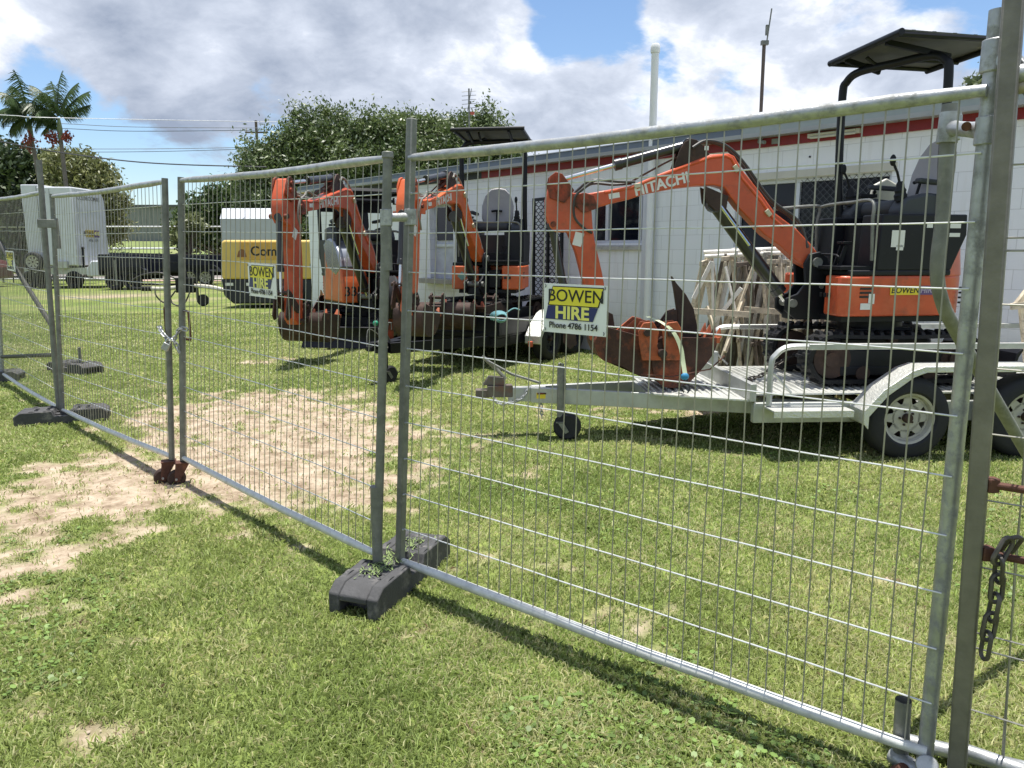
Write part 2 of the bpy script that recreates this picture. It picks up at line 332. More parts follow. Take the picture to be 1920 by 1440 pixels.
def text(body, size, M4, m, parent, name='lettering', extrude=.0015, sx=1.0, bold=0.0, shear=0.0, align='CENTER', world=False):
    cu = bpy.data.curves.new('t', 'FONT'); cu.body = body; cu.size = size; cu.extrude = extrude; cu.offset = bold; cu.shear = shear
    cu.align_x = align; cu.align_y = 'CENTER'; cu.resolution_u = 3
    to = bpy.data.objects.new('t', cu); COL.objects.link(to)
    if world: M4 = MX[parent].inverted() @ M4
    dg = bpy.context.evaluated_depsgraph_get(); me = bpy.data.meshes.new_from_object(to.evaluated_get(dg)); bpy.data.objects.remove(to)
    me.transform(M4 @ Matrix.Diagonal((sx, 1, 1, 1))); me.materials.clear(); me.materials.append(m)
    o = bpy.data.objects.new(name, me); COL.objects.link(o); o.parent = parent; return o
def basis(o, x, y):
    x = Vector(x).normalized(); y = Vector(y); y = (y - x * y.dot(x)).normalized(); z = x.cross(y); M = Matrix.Identity(4)
    for i in range(3): M[i][0] = x[i]; M[i][1] = y[i]; M[i][2] = z[i]; M[i][3] = o[i]
    return M
def copy_tree(o, parent=None):
    c = o.copy(); COL.objects.link(c)
    if parent is not None: c.parent = parent
    for ch in list(o.children): copy_tree(ch, c)
    return c
# ------------------------------------------------------------------ numpy value noise, shared by ground colour and grass density
_T = RNG.random((256, 256))
def vnoise(x, y):
    xi = np.floor(x).astype(int); yi = np.floor(y).astype(int); fx = x - xi; fy = y - yi
    fx = fx * fx * (3 - 2 * fx); fy = fy * fy * (3 - 2 * fy); g = lambda a, b: _T[a % 256, b % 256]
    return (g(xi, yi) * (1 - fx) + g(xi + 1, yi) * fx) * (1 - fy) + (g(xi, yi + 1) * (1 - fx) + g(xi + 1, yi + 1) * fx) * fy
def fbm(x, y, o=4):
    s = 0; a = .5; t = 0
    for i in range(o): s = s + a * vnoise(x * 2 ** i + 17.3 * i, y * 2 ** i - 9.1 * i); t += a; a *= .55
    return s / t
DIRT = []                                                              # bare patches: centre, radii, angle, strength
for (ax, ay), (bx, by), w, st in [((130, 900), (430, 905), 70, 1.0), ((0, 935), (300, 950), 60, 1.0), ((40, 1010), (330, 990), 45, .55), ((0, 1040), (90, 1080), 40, .8),
        ((430, 850), (620, 870), 80, 1.15), ((360, 800), (560, 760), 50, .9), ((560, 800), (690, 840), 62, .95),
        ((1180, 768), (1400, 765), 14, .8), ((1020, 770), (1200, 785), 12, .4), ((60, 1150), (150, 1160), 40, .46), ((180, 1390), (250, 1400), 35, .40),
        ((700, 1180), (800, 1200), 28, .48),  ((1100, 1160), (1260, 1230), 40, .35), ((60, 556), (330, 552), 4, 1.0),
        ((430, 682), (530, 675), 6, .6), ((860, 870), (1000, 890), 16, .4), ((430, 1010), (560, 1040), 30, .35), ((1500, 1180), (1620, 1240), 30, .3), ((700, 768), (760, 780), 12, .7)]:
    A = G(ax, ay); B = G(bx, by); c = (A + B) / 2; d = B - A; cy = (ay + by) / 2
    ry = abs((G(500, cy - w) - G(500, min(cy + w, 1500))).y) / 2
    DIRT.append((c.x, c.y, d.length / 2 + ry * .6, ry, math.atan2(d.y, d.x), st))
def dirt_mask(x, y):
    m = np.zeros_like(x); wx = x + .5 * (fbm(x * 2.2, y * 2.2) - .5); wy = y + .5 * (fbm(x * 2.2 + 40, y * 2.2 + 7) - .5)
    for cx, cy, rx, ry, a, s in DIRT:
        dx = wx - cx; dy = wy - cy; u = (dx * math.cos(a) + dy * math.sin(a)) / rx; v = (-dx * math.sin(a) + dy * math.cos(a)) / ry
        m = np.maximum(m, s * np.clip(1.45 - np.sqrt(u * u + v * v), 0, 1))
    m = m * 1.0 + (fbm(x * 7, y * 7, 5) - .5) * 1.9 + (fbm(x * 1.1 + 5, y * 1.1, 3) - .5) * .8
    return np.clip((m - .31) / .44, 0, 1)
# ------------------------------------------------------------------ ground
def build_ground():
    xs = np.concatenate([-np.geomspace(900, 9.2, 34), np.arange(-9, 7.01, .06), np.geomspace(7.3, 900, 34)])
    ys = np.concatenate([[-60, -20, -6, -2, 0, .8], np.arange(1.4, 15, .06), np.geomspace(15.1, 1500, 60)])
    X, Y = np.meshgrid(xs, ys); Z = .018 * (fbm(X * 1.3, Y * 1.3) - .5) + .012 * (fbm(X * 5, Y * 5) - .5); Z = np.where((np.abs(X) < 12) & (Y < 16), Z, 0)
    dm = dirt_mask(X, Y); Z = Z - .006 * dm
    me = bpy.data.meshes.new('ground'); nx, ny = len(xs), len(ys)
    co = np.stack([X, Y, Z], -1).reshape(-1, 3); idx = np.arange(nx * ny).reshape(ny, nx)
    q = np.stack([idx[:-1, :-1], idx[:-1, 1:], idx[1:, 1:], idx[1:, :-1]], -1).reshape(-1, 4)
    mesh_np(me, co, q)
    a = me.color_attributes.new('Dirt', 'FLOAT_COLOR', 'POINT'); c = np.ones((nx * ny, 4), np.float32); c[:, 0] = c[:, 1] = c[:, 2] = dm.reshape(-1); a.data.foreach_set('color', c.reshape(-1))
    me.shade_smooth()
    M = bpy.data.materials.new('lawn_ground'); M.use_nodes = True; N = M.node_tree.nodes; L = M.node_tree.links; P = N['Principled BSDF']; P.inputs['Roughness'].default_value = .95; P.inputs['Specular IOR Level'].default_value = .1
    tc = N.new('ShaderNodeTexCoord'); at = N.new('ShaderNodeAttribute'); at.attribute_name = 'Dirt'
    def nz(s, d=8, r=.6):
        n = N.new('ShaderNodeTexNoise'); n.inputs['Scale'].default_value = s; n.inputs['Detail'].default_value = d; n.inputs['Roughness'].default_value = r; L.new(tc.outputs['Object'], n.inputs['Vector']); return n.outputs['Fac']
    def ramp(src, st):
        r = N.new('ShaderNodeValToRGB'); L.new(src, r.inputs[0]); e = r.color_ramp.elements
        e[0].position, e[0].color = st[0][0], (*st[0][1], 1); e[1].position, e[1].color = st[-1][0], (*st[-1][1], 1)
        for p, cc in st[1:-1]: k = e.new(p); k.color = (*cc, 1)
        return r.outputs[0]
    g1 = ramp(nz(.9, 6), [(.3, (.12, .17, .045)), (.5, (.165, .215, .06)), (.7, (.27, .28, .11))])
    g2 = ramp(nz(14, 8, .75), [(.35, (.3, .3, .3)), (.5, (.95, .95, .95)), (.68, (1.7, 1.6, 1.5))])
    mu = N.new('ShaderNodeMixRGB'); mu.blend_type = 'MULTIPLY'; mu.inputs[0].default_value = 1; L.new(g1, mu.inputs[1]); L.new(g2, mu.inputs[2])
    d1 = ramp(nz(5, 12, .78), [(.34, (.16, .115, .08)), (.44, (.285, .22, .155)), (.54, (.43, .35, .26)), (.68, (.54, .46, .36))])
    mx = N.new('ShaderNodeMixRGB'); L.new(at.outputs['Fac'], mx.inputs[0]); L.new(mu.outputs[0], mx.inputs[1]); L.new(d1, mx.inputs[2])
    L.new(mx.outputs[0], P.inputs['Base Color'])
    bp = N.new('ShaderNodeBump'); bp.inputs['Strength'].default_value = .7; bp.inputs['Distance'].default_value = .02; L.new(nz(30, 8, .7), bp.inputs['Height']); L.new(bp.outputs[0], P.inputs['Normal'])
    me.materials.append(M); o = bpy.data.objects.new('ground', me); COL.objects.link(o); o['kind'] = 'structure'
def mesh_np(me, co, q):
    n = q.shape[1]; me.vertices.add(len(co)); me.vertices.foreach_set('co', np.ascontiguousarray(co, np.float32).reshape(-1))
    me.loops.add(q.size); me.loops.foreach_set('vertex_index', np.ascontiguousarray(q, np.int32).reshape(-1))
    me.polygons.add(len(q)); me.polygons.foreach_set('loop_start', np.arange(0, q.size, n, dtype=np.int32)); me.polygons.foreach_set('loop_total', np.full(len(q), n, np.int32))
    me.update(calc_edges=True)
def set_vcol(me, c):
    a = me.color_attributes.new('Col', 'FLOAT_COLOR', 'POINT'); cc = np.ones((len(c), 4), np.float32); cc[:, :3] = c; a.data.foreach_set('color', cc.reshape(-1))
build_ground()
def build_grass(n=1550000):
    u = RNG.random(n); p = .3; y0, y1 = 1.45, 19.0                      # density falls as Y^-1.7
    Y = (y0 ** p + u * (y1 ** p - y0 ** p)) ** (1 / p); X = (RNG.random(n) * 2 - 1) * (.80 * Y + 1.5)
    # clump
    cl = fbm(X * 9, Y * 9, 3); dm = dirt_mask(X, Y)
    keep = (RNG.random(n) > np.clip(dm * 1.1 + (.50 - fbm(X * 9 + 9, Y * 9, 3)) * dm * 1.6, 0, .965)) & (RNG.random(n) < .42 + 1.25 * np.clip(cl - .3, 0, 1)); X = X[keep]; Y = Y[keep]; dm = dm[keep]; n = len(X)
    far = np.clip(Y / 4, 1, 3.2)
    h = (.011 + .023 * RNG.random(n) ** 1.6) * (1 - .3 * dm) * (1 + .12 * far) * (.7 + .7 * fbm(X * 2.3, Y * 2.3, 2)); w = (.0012 + .0016 * RNG.random(n)) * far
    a = RNG.random(n) * 6.283; lean = .35 + .9 * RNG.random(n); b = a + (RNG.random(n) - .5) * 1.2
    dx, dy = np.cos(a), np.sin(a); lx, ly = np.cos(b + 1.57), np.sin(b + 1.57)
    Z0 = np.full(n, -.004)
    v0 = np.stack([X - dx * w, Y - dy * w, Z0], -1); v1 = np.stack([X + dx * w, Y + dy * w, Z0], -1)
    mxp = np.stack([X + lx * h * lean * .35, Y + ly * h * lean * .35, h * .6], -1); wv = np.stack([dx * w * .9, dy * w * .9, 0 * w], -1)
    tip = np.stack([X + lx * h * lean, Y + ly * h * lean, h * (1.0 - .28 * lean)], -1)
    co = np.stack([v0, v1, mxp + wv, tip, mxp - wv], 1).reshape(-1, 3); q = (np.arange(n)[:, None] * 5 + np.arange(5)[None]).astype(np.int32)
    me = bpy.data.meshes.new('grass'); mesh_np(me, co, q)
    t = fbm(X * .8 + 3, Y * .8, 3); dry = np.clip((fbm(X * 1.7 + 30, Y * 1.7, 4) - .44) * 3.0 + dm * .9, 0, 1)
    g = np.array([[.20, .285, .075]]) * (1 - t[:, None]) + np.array([[.37, .425, .15]]) * t[:, None]
    s = np.array([[.56, .56, .29]]); brown = (RNG.random(n) < dm * .45)[:, None]; s = np.where(brown, np.array([[.34, .26, .17]]), s); k = (RNG.random(n) < .12 + .48 * dry)[:, None]
    c = np.where(k, s * (.75 + .5 * RNG.random((n, 1))), g * (.65 + .8 * RNG.random((n, 1)) + .2 * dry[:, None]))
    set_vcol(me, np.repeat(c, 5, 0)); me.materials.append(leafmat('grass_blade', .35))
    o = bpy.data.objects.new('grass', me); COL.objects.link(o); o['kind'] = 'stuff'; tag(o, 'short green and straw coloured lawn grass covering the yard', 'grass')
build_grass()

def build_clover(n=26000):
    Y = 1.5 + 7 * RNG.random(n) ** 1.6; X = (RNG.random(n) * 2 - 1) * (.74 * Y + .3); k = (fbm(X * 1.5 + 70, Y * 1.5, 3) > .62) & (dirt_mask(X, Y) < .4); X = X[k]; Y = Y[k]; n = len(X)
    P = np.stack([X, Y, .010 + .014 * RNG.random(n)], -1); r = (.006 + .007 * RNG.random(n))[:, None]; a = RNG.random(n) * 6.28; tilt = (RNG.random((n, 2)) - .5) * .8; pts = []
    for i in range(6):
        t = a + i * 1.0472; dx, dy = np.cos(t)[:, None] * r, np.sin(t)[:, None] * r; pts.append(P + np.concatenate([dx, dy, dx * tilt[:, :1] + dy * tilt[:, 1:]], 1))
    co = np.stack(pts, 1).reshape(-1, 3); me = bpy.data.meshes.new('flat_weeds'); mesh_np(me, co, np.arange(6 * n, dtype=np.int32).reshape(-1, 6))
    set_vcol(me, np.repeat(np.array([[.19, .29, .075]]) * (.6 + .8 * RNG.random((n, 1))), 6, 0)); me.materials.append(leafmat('grass_blade')); o = bpy.data.objects.new('flat_weeds', me); COL.objects.link(o); o['kind'] = 'stuff'; tag(o, 'small round-leaved weeds growing flat among the lawn grass', 'weeds')
build_clover()

def build_pebbles(n=9000):
    Y = 2 + 9 * RNG.random(n); X = (RNG.random(n) * 2 - 1) * (.74 * Y + .3); k = dirt_mask(X, Y) > .45; X = X[k]; Y = Y[k]; n = len(X); P = np.stack([X, Y, np.full(n, .001)], -1); r = .003 + .008 * RNG.random(n) ** 3
    V = np.array([[1, 0, 0], [-.5, .87, 0], [-.5, -.87, 0], [.1, .1, .9]]); q = np.array([[0, 1, 3], [1, 2, 3], [2, 0, 3]]); J = V[None] * r[:, None, None] * (.6 + .8 * RNG.random((n, 4, 1))); a = RNG.random(n) * 6.28; c, s_ = np.cos(a)[:, None], np.sin(a)[:, None]
    J = np.stack([J[..., 0] * c - J[..., 1] * s_, J[..., 0] * s_ + J[..., 1] * c, J[..., 2]], -1); co = (P[:, None] + J).reshape(-1, 3); qq = (np.arange(n)[:, None, None] * 4 + q[None]).reshape(-1, 3)
    me = bpy.data.meshes.new('pebbles'); mesh_np(me, co, qq); me.materials.append(mat('pebble', (.38, .31, .24), .9, 0, .4, 30)); o = bpy.data.objects.new('pebbles', me); COL.objects.link(o); o['kind'] = 'stuff'; tag(o, 'small stones and clods lying on the bare dirt by the gate', 'pebbles')
build_pebbles()
# ------------------------------------------------------------------ temporary fencing
def lerp(a, b, t): return a + (b - a) * t
def panel(root, bl, br, tl, tr, nw=37, rt=.021, rows=None, wob=.0, seed=1, post_l=True, post_r=True, ext_l=0.0, ext_r=0.0, gm=None, wr=.0021, rail_bulge=0.0, mt=None):
    """four corner joints; tube frame and welded wire"""
    gm = gm or GALV; rg = random.Random(seed)
    bl, br, tl, tr = map(Vector, (bl, br, tl, tr))
    for nm, a, b, e, on in (('post', bl, tl, ext_l, post_l), ('post', br, tr, ext_r, post_r)):
        if on:
            d = (b - a).normalized(); pts = [a - d * .02 + (b - a + d * (.04 + e)) * t / 8 for t in range(9)]
            MB().tube(pts, rt, 14).build(nm, gm, root, True)
    for a, b, rm_ in ((bl, br, RAILM), (tl, tr, GALV)):
        pts = [lerp(a, b, t / 10) + Vector((0, 0, -.012 * math.sin(math.pi * t / 10) + .004 * (rg.random() - .5))) for t in range(11)]
        rr = [rt * .72] + [rt * .97] * 9 + [rt * .72]
        MB().tube(pts, rr, 14).build('rail', rm_, root, True)
    m = MB(); nrm = (br - bl).cross(Vector((0, 0, 1))).normalized(); off = nrm * .0
    for i in range(1, nw):
        t = i / nw; a = lerp(bl, br, t); b = lerp(tl, tr, t); k = 9; ph = rg.random() * 6; am = wob * (rg.random() ** 3) + .0012; pts = []
        dr = (br - bl).normalized(); w2 = rg.random() * 2 + 1
        for j in range(k + 1):
            s = j / k; e = math.sin(math.pi * s)
            pts.append(lerp(a, b, s) + dr * am * e * math.sin(ph + s * 5 * w2) + nrm * am * .7 * e * math.cos(ph + s * 4))
        m.tube(pts, wr, 5, cap=False)
    m.build('wire_mesh', GALVW, root, True); m = MB()
    rows = rows or [.095 * 1 + .092 * i for i in range(10)]
    for s in rows:
        a = lerp(bl, tl, s); b = lerp(br, tr, s)
        m.tube([lerp(a, b, t / 12) + Vector((0, 0, .0012 * math.sin(t * 2 + s * 9))) - nrm * .004 for t in range(13)], wr * 1.15, 6, cap=False)
    m.build('cross_wires', GALVR, root, True)
def clamp_pipe(root, a, b, r=.022, rp=.027):
    MB().tube(catmull([a, lerp(a, b, .2), lerp(a, b, .5), lerp(a, b, .8), b], 4), [r * 1.15, r, r * .9, r * .9, r * .9, r * .85, r * .85, r * .85, r * .85, r * .85, r * .9, r * .9, r * .9, r, r * 1.1, r * 1.15, r * 1.15][:17], 12).build('bridge', GALV, root, True)
    for p in (a, b):
        MB().cyl(p - Vector((0, 0, .035)), p + Vector((0, 0, .035)), rp, n=16).build('collar', GALV, root, True, bevel=.002)
B0, T0 = G(750, 1050, .13), D(769, 296, 3.42)                           # joints of the near panel, left side
B1 = G(1738, 1412, .115); T1 = D(1850, 168, B1.y + .0)
FP = thing('mesh_fence', 'nearest galvanised temporary fence panel of welded wire, carrying the larger sign', 'fence panel', (B0.x, B0.y, 0), 0, 'temporary fence panels')
ROWS = [.085 + .0925 * i for i in range(10)]
panel(FP, B0, B1, T0, T1, 37, .0215, ROWS, .003, 3, post_l=False, post_r=False, wr=.0024)
# left post is a square tube that rises above the rail; right post a round tube that rises above the rail
TT = D(772, 222, 3.43); BB = B0 + (B0 - TT).normalized() * .03
MB().bar(BB, TT, .036, .036, (B1 - B0)).build('square_post', GALVD, FP, True, bevel=.005)
R0 = G(1733, 1432, .06); R1 = D(1873, 18, R0.y)
MB().tube([lerp(R0, R1, t / 8) for t in range(9)], .0225, 16).build('post', GALV, FP, True)
mm = MB()
for s in ROWS: mm.sphere(lerp(B0, T0, s) + Vector((.012, -.018, 0)), .006, 6, 5)
mm.split('weld_spot', GALV, FP, True)
# gate leaves
def gate(root, bl, br, tl, tr, hside, seed, mt=None):
    panel(root, bl, br, tl, tr, 37, .0205, ROWS, .02, seed, gm=GALVD, wr=.0022, mt=RAILM)
GB1 = G(343, 858, .17); GT1 = D(339, 338, GB1.y); GB0 = G(708, 1040, .17); GT0 = D(727, 297, GB0.y)
GA = thing('gate_leaf', 'near gate leaf of dense vertical wires with the smaller sign and a rusty castor', 'gate', (GB0.x, GB0.y, 0), 0, 'swing gate leaves')
gate(GA, GB1, GB0, GT1, GT0, 1, 5)
dv = (GB0 - GB1).normalized(); 
MB().tube([GB0 + Vector((0, 0, .34)), GB0 + Vector((0, 0, -.05))], .0245, 14).build('sleeve', GALVD, GA, True)
MB().cyl(GB0 + Vector((0, 0, -.075)), GB0 + Vector((0, 0, -.062)), .038, n=18).build('base_ring', RUST, GA, True)
gs = GT0 + (GB0 - GT0) * .17; MB().tube([gs + Vector((0, 0, .06)), gs + Vector((0, 0, -.17))], .0245, 14).build('sleeve', GALVD, GA, True)
MB().cyl(GT0 + Vector((0, 0, .0)), GT0 + Vector((0, 0, .028)), .026, .024, n=14).build('end_cap', GALVD, GA, True, bevel=.003)
HB1 = G(322, 856, .17); HT1 = D(309, 340, HB1.y); HB0 = G(117, 768, .1); HT0 = D(98, 368, HB0.y)
GC = thing('gate_leaf', 'far gate leaf of dense vertical wires chained to the near leaf', 'gate', (HB1.x, HB1.y, 0), 0, 'swing gate leaves')
gate(GC, HB0, HB1, HT0, HT1, -1, 8)
def castor(root, top, ang):
    c, s = math.cos(ang), math.sin(ang); T = Matrix.Translation(top) @ Matrix.Rotation(ang, 4, 'Z')
    mb = MB(T); mb.box((0, 0, -.004), (.10, .085, .008)); mb.prism([(-.045, -.008), (.045, -.008), (.06, -.13), (.03, -.14)], -.034, -.028); mb.prism([(-.045, -.008), (.045, -.008), (.06, -.13), (.03, -.14)], .028, .034)
    p = mb.build('castor_fork', RUST, root, True, bevel=.002)
    w = MB(T); w.lathe([(0, -.022), (.03, -.022), (.05, -.024), (.06, -.016), (.06, .016), (.05, .024), (.03, .022), (0, .022)], (.045, 0, -.115), (0, 1, 0), 24); w.build('castor_wheel', DRUST, root, True)
    MB(T).cyl((.045, -.045, -.115), (.045, .045, -.115), .008).build('axle', GALV, root, True)
castor(GA, GB1 + Vector((-.0, -.01, -.025)), rad(200)); castor(GC, HB1 + Vector((-.02, -.01, -.025)), rad(205))
def handle(root, p, d, h=.19, w=.075):
    z = Vector((0, 0, 1)); MB().tube(catmull([p, p + d * w * .8, p + d * w - z * .02, p + d * w - z * (h - .02), p + d * w * .8 - z * h, p - z * h], 5), .0085, 8).build('handle', RUST, root, True)
dg = (GB0 - GB1).normalized(); dg.z = 0
handle(GA, D(345, 583, GB1.y), dg); dh = (HB0 - HB1).normalized(); handle(GC, D(316, 578, HB1.y), dh)
# left hand fixed panels
LB0 = G(110, 765, .1); LT0 = D(82, 360, LB0.y); LB1 = G(4, 700, .1); LT1 = D(-12, 374, LB1.y)
LP = thing('mesh_fence', 'galvanised fence panel at the left edge, beyond the gate, with a diagonal brace behind', 'fence panel', (LB0.x, LB0.y, 0), 0, 'temporary fence panels')
panel(LP, LB1, LB0, LT1, LT0, 37, .021, ROWS, .006, 12, post_r=False, wr=.0023)
LTT = D(73, 300, LB0.y); MB().tube([lerp(LB0, LTT, t / 6) - Vector((0, 0, .03 * (1 - t / 6))) for t in range(7)], .024, 14).build('post', GALVD, LP, True)
FB1 = G(-160, 640, .1); LQ = thing('mesh_fence', 'farthest fence panel cut off by the left edge of the picture', 'fence panel', (FB1.x, FB1.y, 0), 0, 'temporary fence panels')
panel(LQ, FB1, G(0, 700, .1), FB1 + Vector((0, 0, 2)), D(-14, 374, LB1.y), 37, .021, ROWS, .006, 14, wr=.0023)
br = thing('fence_brace', 'dark diagonal brace tube with ground bar behind the left fence panel', 'fence brace', tuple(G(95, 615, 0)))
MB().tube([D(-30, 410, 9.2), D(98, 612, 7.35)], .024, 10).build('diagonal_tube', mat('shaded_dull_steel', (.05, .05, .045), .6, .3, .2, 10), br, True)  # dark tone paints in the brace's shadow side
MB().tube([D(4, 669, 9.0), D(112, 665, 7.1)], .022, 10).build('ground_bar', MATS['shaded_dull_steel'], br, True)
# clamps
cl = thing('fence_clamp', 'pale galvanised pipe coupler joining the gate post to the square post at the centre', 'fence clamp', tuple(D(745, 408, 3.4)), 0, 'fence clamps')
clamp_pipe(cl, D(724, 408, lerp(GT0, GB0, .15).y), D(770, 407, 3.41), .022, .027)
cl = thing('fence_clamp', 'flat bolted clamp joining the far gate leaf to the left panel', 'fence clamp', tuple(D(92, 419, 6.9)), 0, 'fence clamps')
a, b = D(80, 419, 6.9), D(104, 420, 6.9); MB().bar(a - Vector((.03, .03, 0)), b + Vector((.03, -.03, 0)), .012, .075).build('plate', GALVD, cl, True, bevel=.004)
MB().cyl(lerp(a, b, .5) - Vector((0, .03, 0)), lerp(a, b, .5) - Vector((0, .012, 0)), .014, n=6).build('bolt', GALV, cl, True)
MB().tube([b + Vector((0, 0, -.22)), b + Vector((0, 0, .05))], .026, 12).build('sleeve', GALVD, cl, True)
# feet: moulded weights
def foot(label, c, ang, L=.62, Wd=.24, H=.13, grass=0, stub=0, dirt=None):
    r = thing('ballast_block', label, 'fence foot', (c[0], c[1], 0), ang, 'moulded fence feet')
    h, w, l = H, Wd / 2, L / 2; mb = MB(); pr = [(-l, .0), (l, .0), (l, h * .72), (l - .055, h), (.075, h), (.055, h * .62), (-.055, h * .62), (-.075, h), (-l + .055, h), (-l, h * .72)]
    # side walls, deck and ends so that the end pocket is a real recess
    pw = .055
    mb.prism(pr, -w, -w + pw); mb.prism(pr, w - pw, w)
    top = [(-l, h * .72 - .03), (-l, h * .72 - .001), (-l + .055, h - .004), (-.078, h - .004), (-.058, h * .62 - .004), (.058, h * .62 - .004), (.078, h - .004), (l - .055, h - .004), (l, h * .72 - .001), (l, h * .72 - .03)]
    mb.prism(top, -w + pw - .001, w - pw + .001); mb.prism([(-l + .08, 0), (l - .08, 0), (l - .08, h * .55), (-l + .08, h * .55)], -w + pw - .001, w - pw + .001)
    mb.build('block', CONC, r, bevel=.007, seg=2)
    hb = MB(); 
    for x in (-l * .55, l * .55, -l * .3, l * .35):
        for y in (-.035, .035): hb.cyl((x, y, h - .002), (x, y, h + .0015), .017, n=14)
    hb.split('socket_rim', BLACKP, r)
    ar = MB()
    for sx in (-1, 1):
        for x in (.30, .62):
            for sy in (-1, 1):
                xx = sx * x * l; yy = sy * (w - .02)
                ar.prism([(xx - .035, h - .001), (xx - .012, h + .008), (xx + .012, h + .008), (xx + .035, h - .001)], yy - .012, yy + .012)
    ar.split('moulded_lug', CONC, r, bevel=.003)
    if stub: MB().tube([(0.12, 0, h * .6), (0.12, 0, h + .2)], .021, 12).build('stub_tube', GALVD, r)
    if grass:
        rg = random.Random(4); g = MB()
        for k in range(grass):
            x = rg.choice((-.16, .17, -.05)) + rg.gauss(0, .05); y = rg.gauss(0, .035)
            if abs(x) > l - .04 or abs(y) > w - .01: continue
            a = rg.random() * 6.28; q = Vector((math.cos(a), math.sin(a), 0)); e = Vector((-q.y, q.x, 0)) * .004; hh = .008 + rg.random() * .02
            b0 = Vector((x, y, h)); g.add([b0 - e, b0 + e, b0 + q * hh + Vector((0, 0, hh * .6))], [(0, 1, 2)])
        go = g.build('grass_clippings', mat('clippings', (.19, .26, .09), .8, 0, .4, 30), r); 
    return r
fa, fb = G(668, 1130, .06), G(800, 1022, .06)
c = (fa + fb) / 2; foot('grey plastic fence foot with grass clippings on top under the centre posts', c, math.atan2(fb.y - fa.y, fb.x - fa.x), (fb - fa).length + .06, .25, .14, 420)
fa, fb = G(30, 785, .06), G(205, 772, .06); c = (fa + fb) / 2; foot('long grey plastic fence foot under the left gate post', c, math.atan2(fb.y - fa.y, fb.x - fa.x), (fb - fa).length, .26, .13)
fa, fb = G(108, 682, .06), G(176, 698, .06); c = (fa + fb) / 2; foot('grey plastic fence foot with an upright stub tube, loose on the lawn inside the gate', c, math.atan2(fb.y - fa.y, fb.x - fa.x) + .25, .72, .30, .14, 0, 1)
fa, fb = G(-60, 712, .06), G(20, 700, .06); c = (fa + fb) / 2; foot('grey plastic fence foot at the left edge of the picture', c, .25, .7, .26, .13)
# chains
def chain(mb, pts, pitch=.028, r=.0035, w=.009):
    P = catmull(pts, 24); L = [0]
    for i in range(1, len(P)): L.append(L[-1] + (P[i] - P[i - 1]).length)
    n = int(L[-1] / pitch); k = 0
    for i in range(n):
        s = (i + .5) * pitch
        while L[k + 1] < s: k += 1
        t = (s - L[k]) / max(1e-6, L[k + 1] - L[k]); c = lerp(P[k], P[k + 1], t); d = (P[k + 1] - P[k]).normalized(); x, y, _ = frame_from(Vector((0, 0, 0)), d)
        if i % 2: x = y
        hl = pitch * .72; pp = [c + d * (math.cos(a) * w + (hl - w) * (1 if math.cos(a) > 0 else -1)) + x * math.sin(a) * w for a in [2 * math.pi * (j + .5) / 12 for j in range(12)]]
        mb.tube(pp, r, 6, closed=True)
Yc = GB1.y - .03
m = MB(); chain(m, [D(299, 612, Yc + .1), D(305, 625, Yc), D(318, 638, Yc - .03), D(328, 633, Yc), D(335, 620, Yc), D(346, 617, Yc - .03), D(352, 625, Yc)], .032, .005, .012); chain(m, [D(324, 636, Yc - .02), D(331, 648, Yc - .02), D(336, 662, Yc - .02)], .032, .005, .012)
o = m.build('chain', GALV); tag(o, 'short steel chain looped around both gate handles', 'chain')
pl = thing('padlock', 'silver padlock hanging from the chain between the gate leaves', 'padlock', tuple(D(313, 645, Yc - .05)))
a = D(311, 650, Yc - .05); T = Matrix.Translation(a) @ Matrix.Rotation(rad(28), 4, 'Y')
MB(T).box((0, 0, 0), (.045, .022, .052)).build('body', GALV, pl, True, bevel=.004); MB(T).tube([(-.014, 0, .02), (-.014, 0, .05), (-.008, 0, .064), (.008, 0, .064), (.014, 0, .05), (.014, 0, .02)], .0045, 8).build('shackle', CHROME, pl, True)
# right hand corner: gate post, next leaf, brace
SQ0 = G(1795, 1445, .1); SQ1 = D(1897, 60, SQ0.y); SQ1 = SQ1 + (SQ1 - SQ0).normalized() * .12
def on_post(y):                                                        # the height on the leaning stile seen at this row
    lo, hi = 0.0, 1.0
    for _ in range(30):
        t = (lo + hi) / 2; q = lerp(SQ0, SQ1, t) - Vector((0, 0, EYE)); row = 720 - F * (q.y * math.sin(PITCH) + q.z * math.cos(PITCH)) / (q.y * math.cos(PITCH) - q.z * math.sin(PITCH))
        if row > y: lo = t
        else: hi = t
    return lerp(SQ0, SQ1, lo)
RG = thing('gate_leaf', 'gate leaf cut off by the right edge, square brown-grey stile with rusty handles', 'gate', (SQ0.x, SQ0.y, 0), 0, 'swing gate leaves')
dirR = Vector((.80, -.60, 0)).normalized()
MB().bar(SQ0 - Vector((0, 0, .04)), SQ1, .047, .047, dirR).build('stile', mat('brown_grey_steel', (.185, .175, .155), .5, .4, .2, 14, (.24, .23, .21), .25, 16, .1, 90), RG, True, bevel=.006)
RBt = G(1812, 1408, .115); RE = RBt + dirR * 1.1
MB().tube([RBt, RE], .021, 14).build('rail', GALV, RG, True)
RTp = D(1895, 148, SQ0.y - .0); MB().tube([RTp + Vector((0, 0, .01)), RTp + dirR * 1.1 + Vector((0, 0, .01))], .022, 14).build('rail', GALV, RG, True)
m = MB(); 
for y in (310, 446, 470, 570, 690, 812, 935, 1060, 1182, 1210, 1325):
    t = (1445 - y) / 1385; p = on_post(y); m.tube([p, p + dirR * 1.1], .0026, 5)
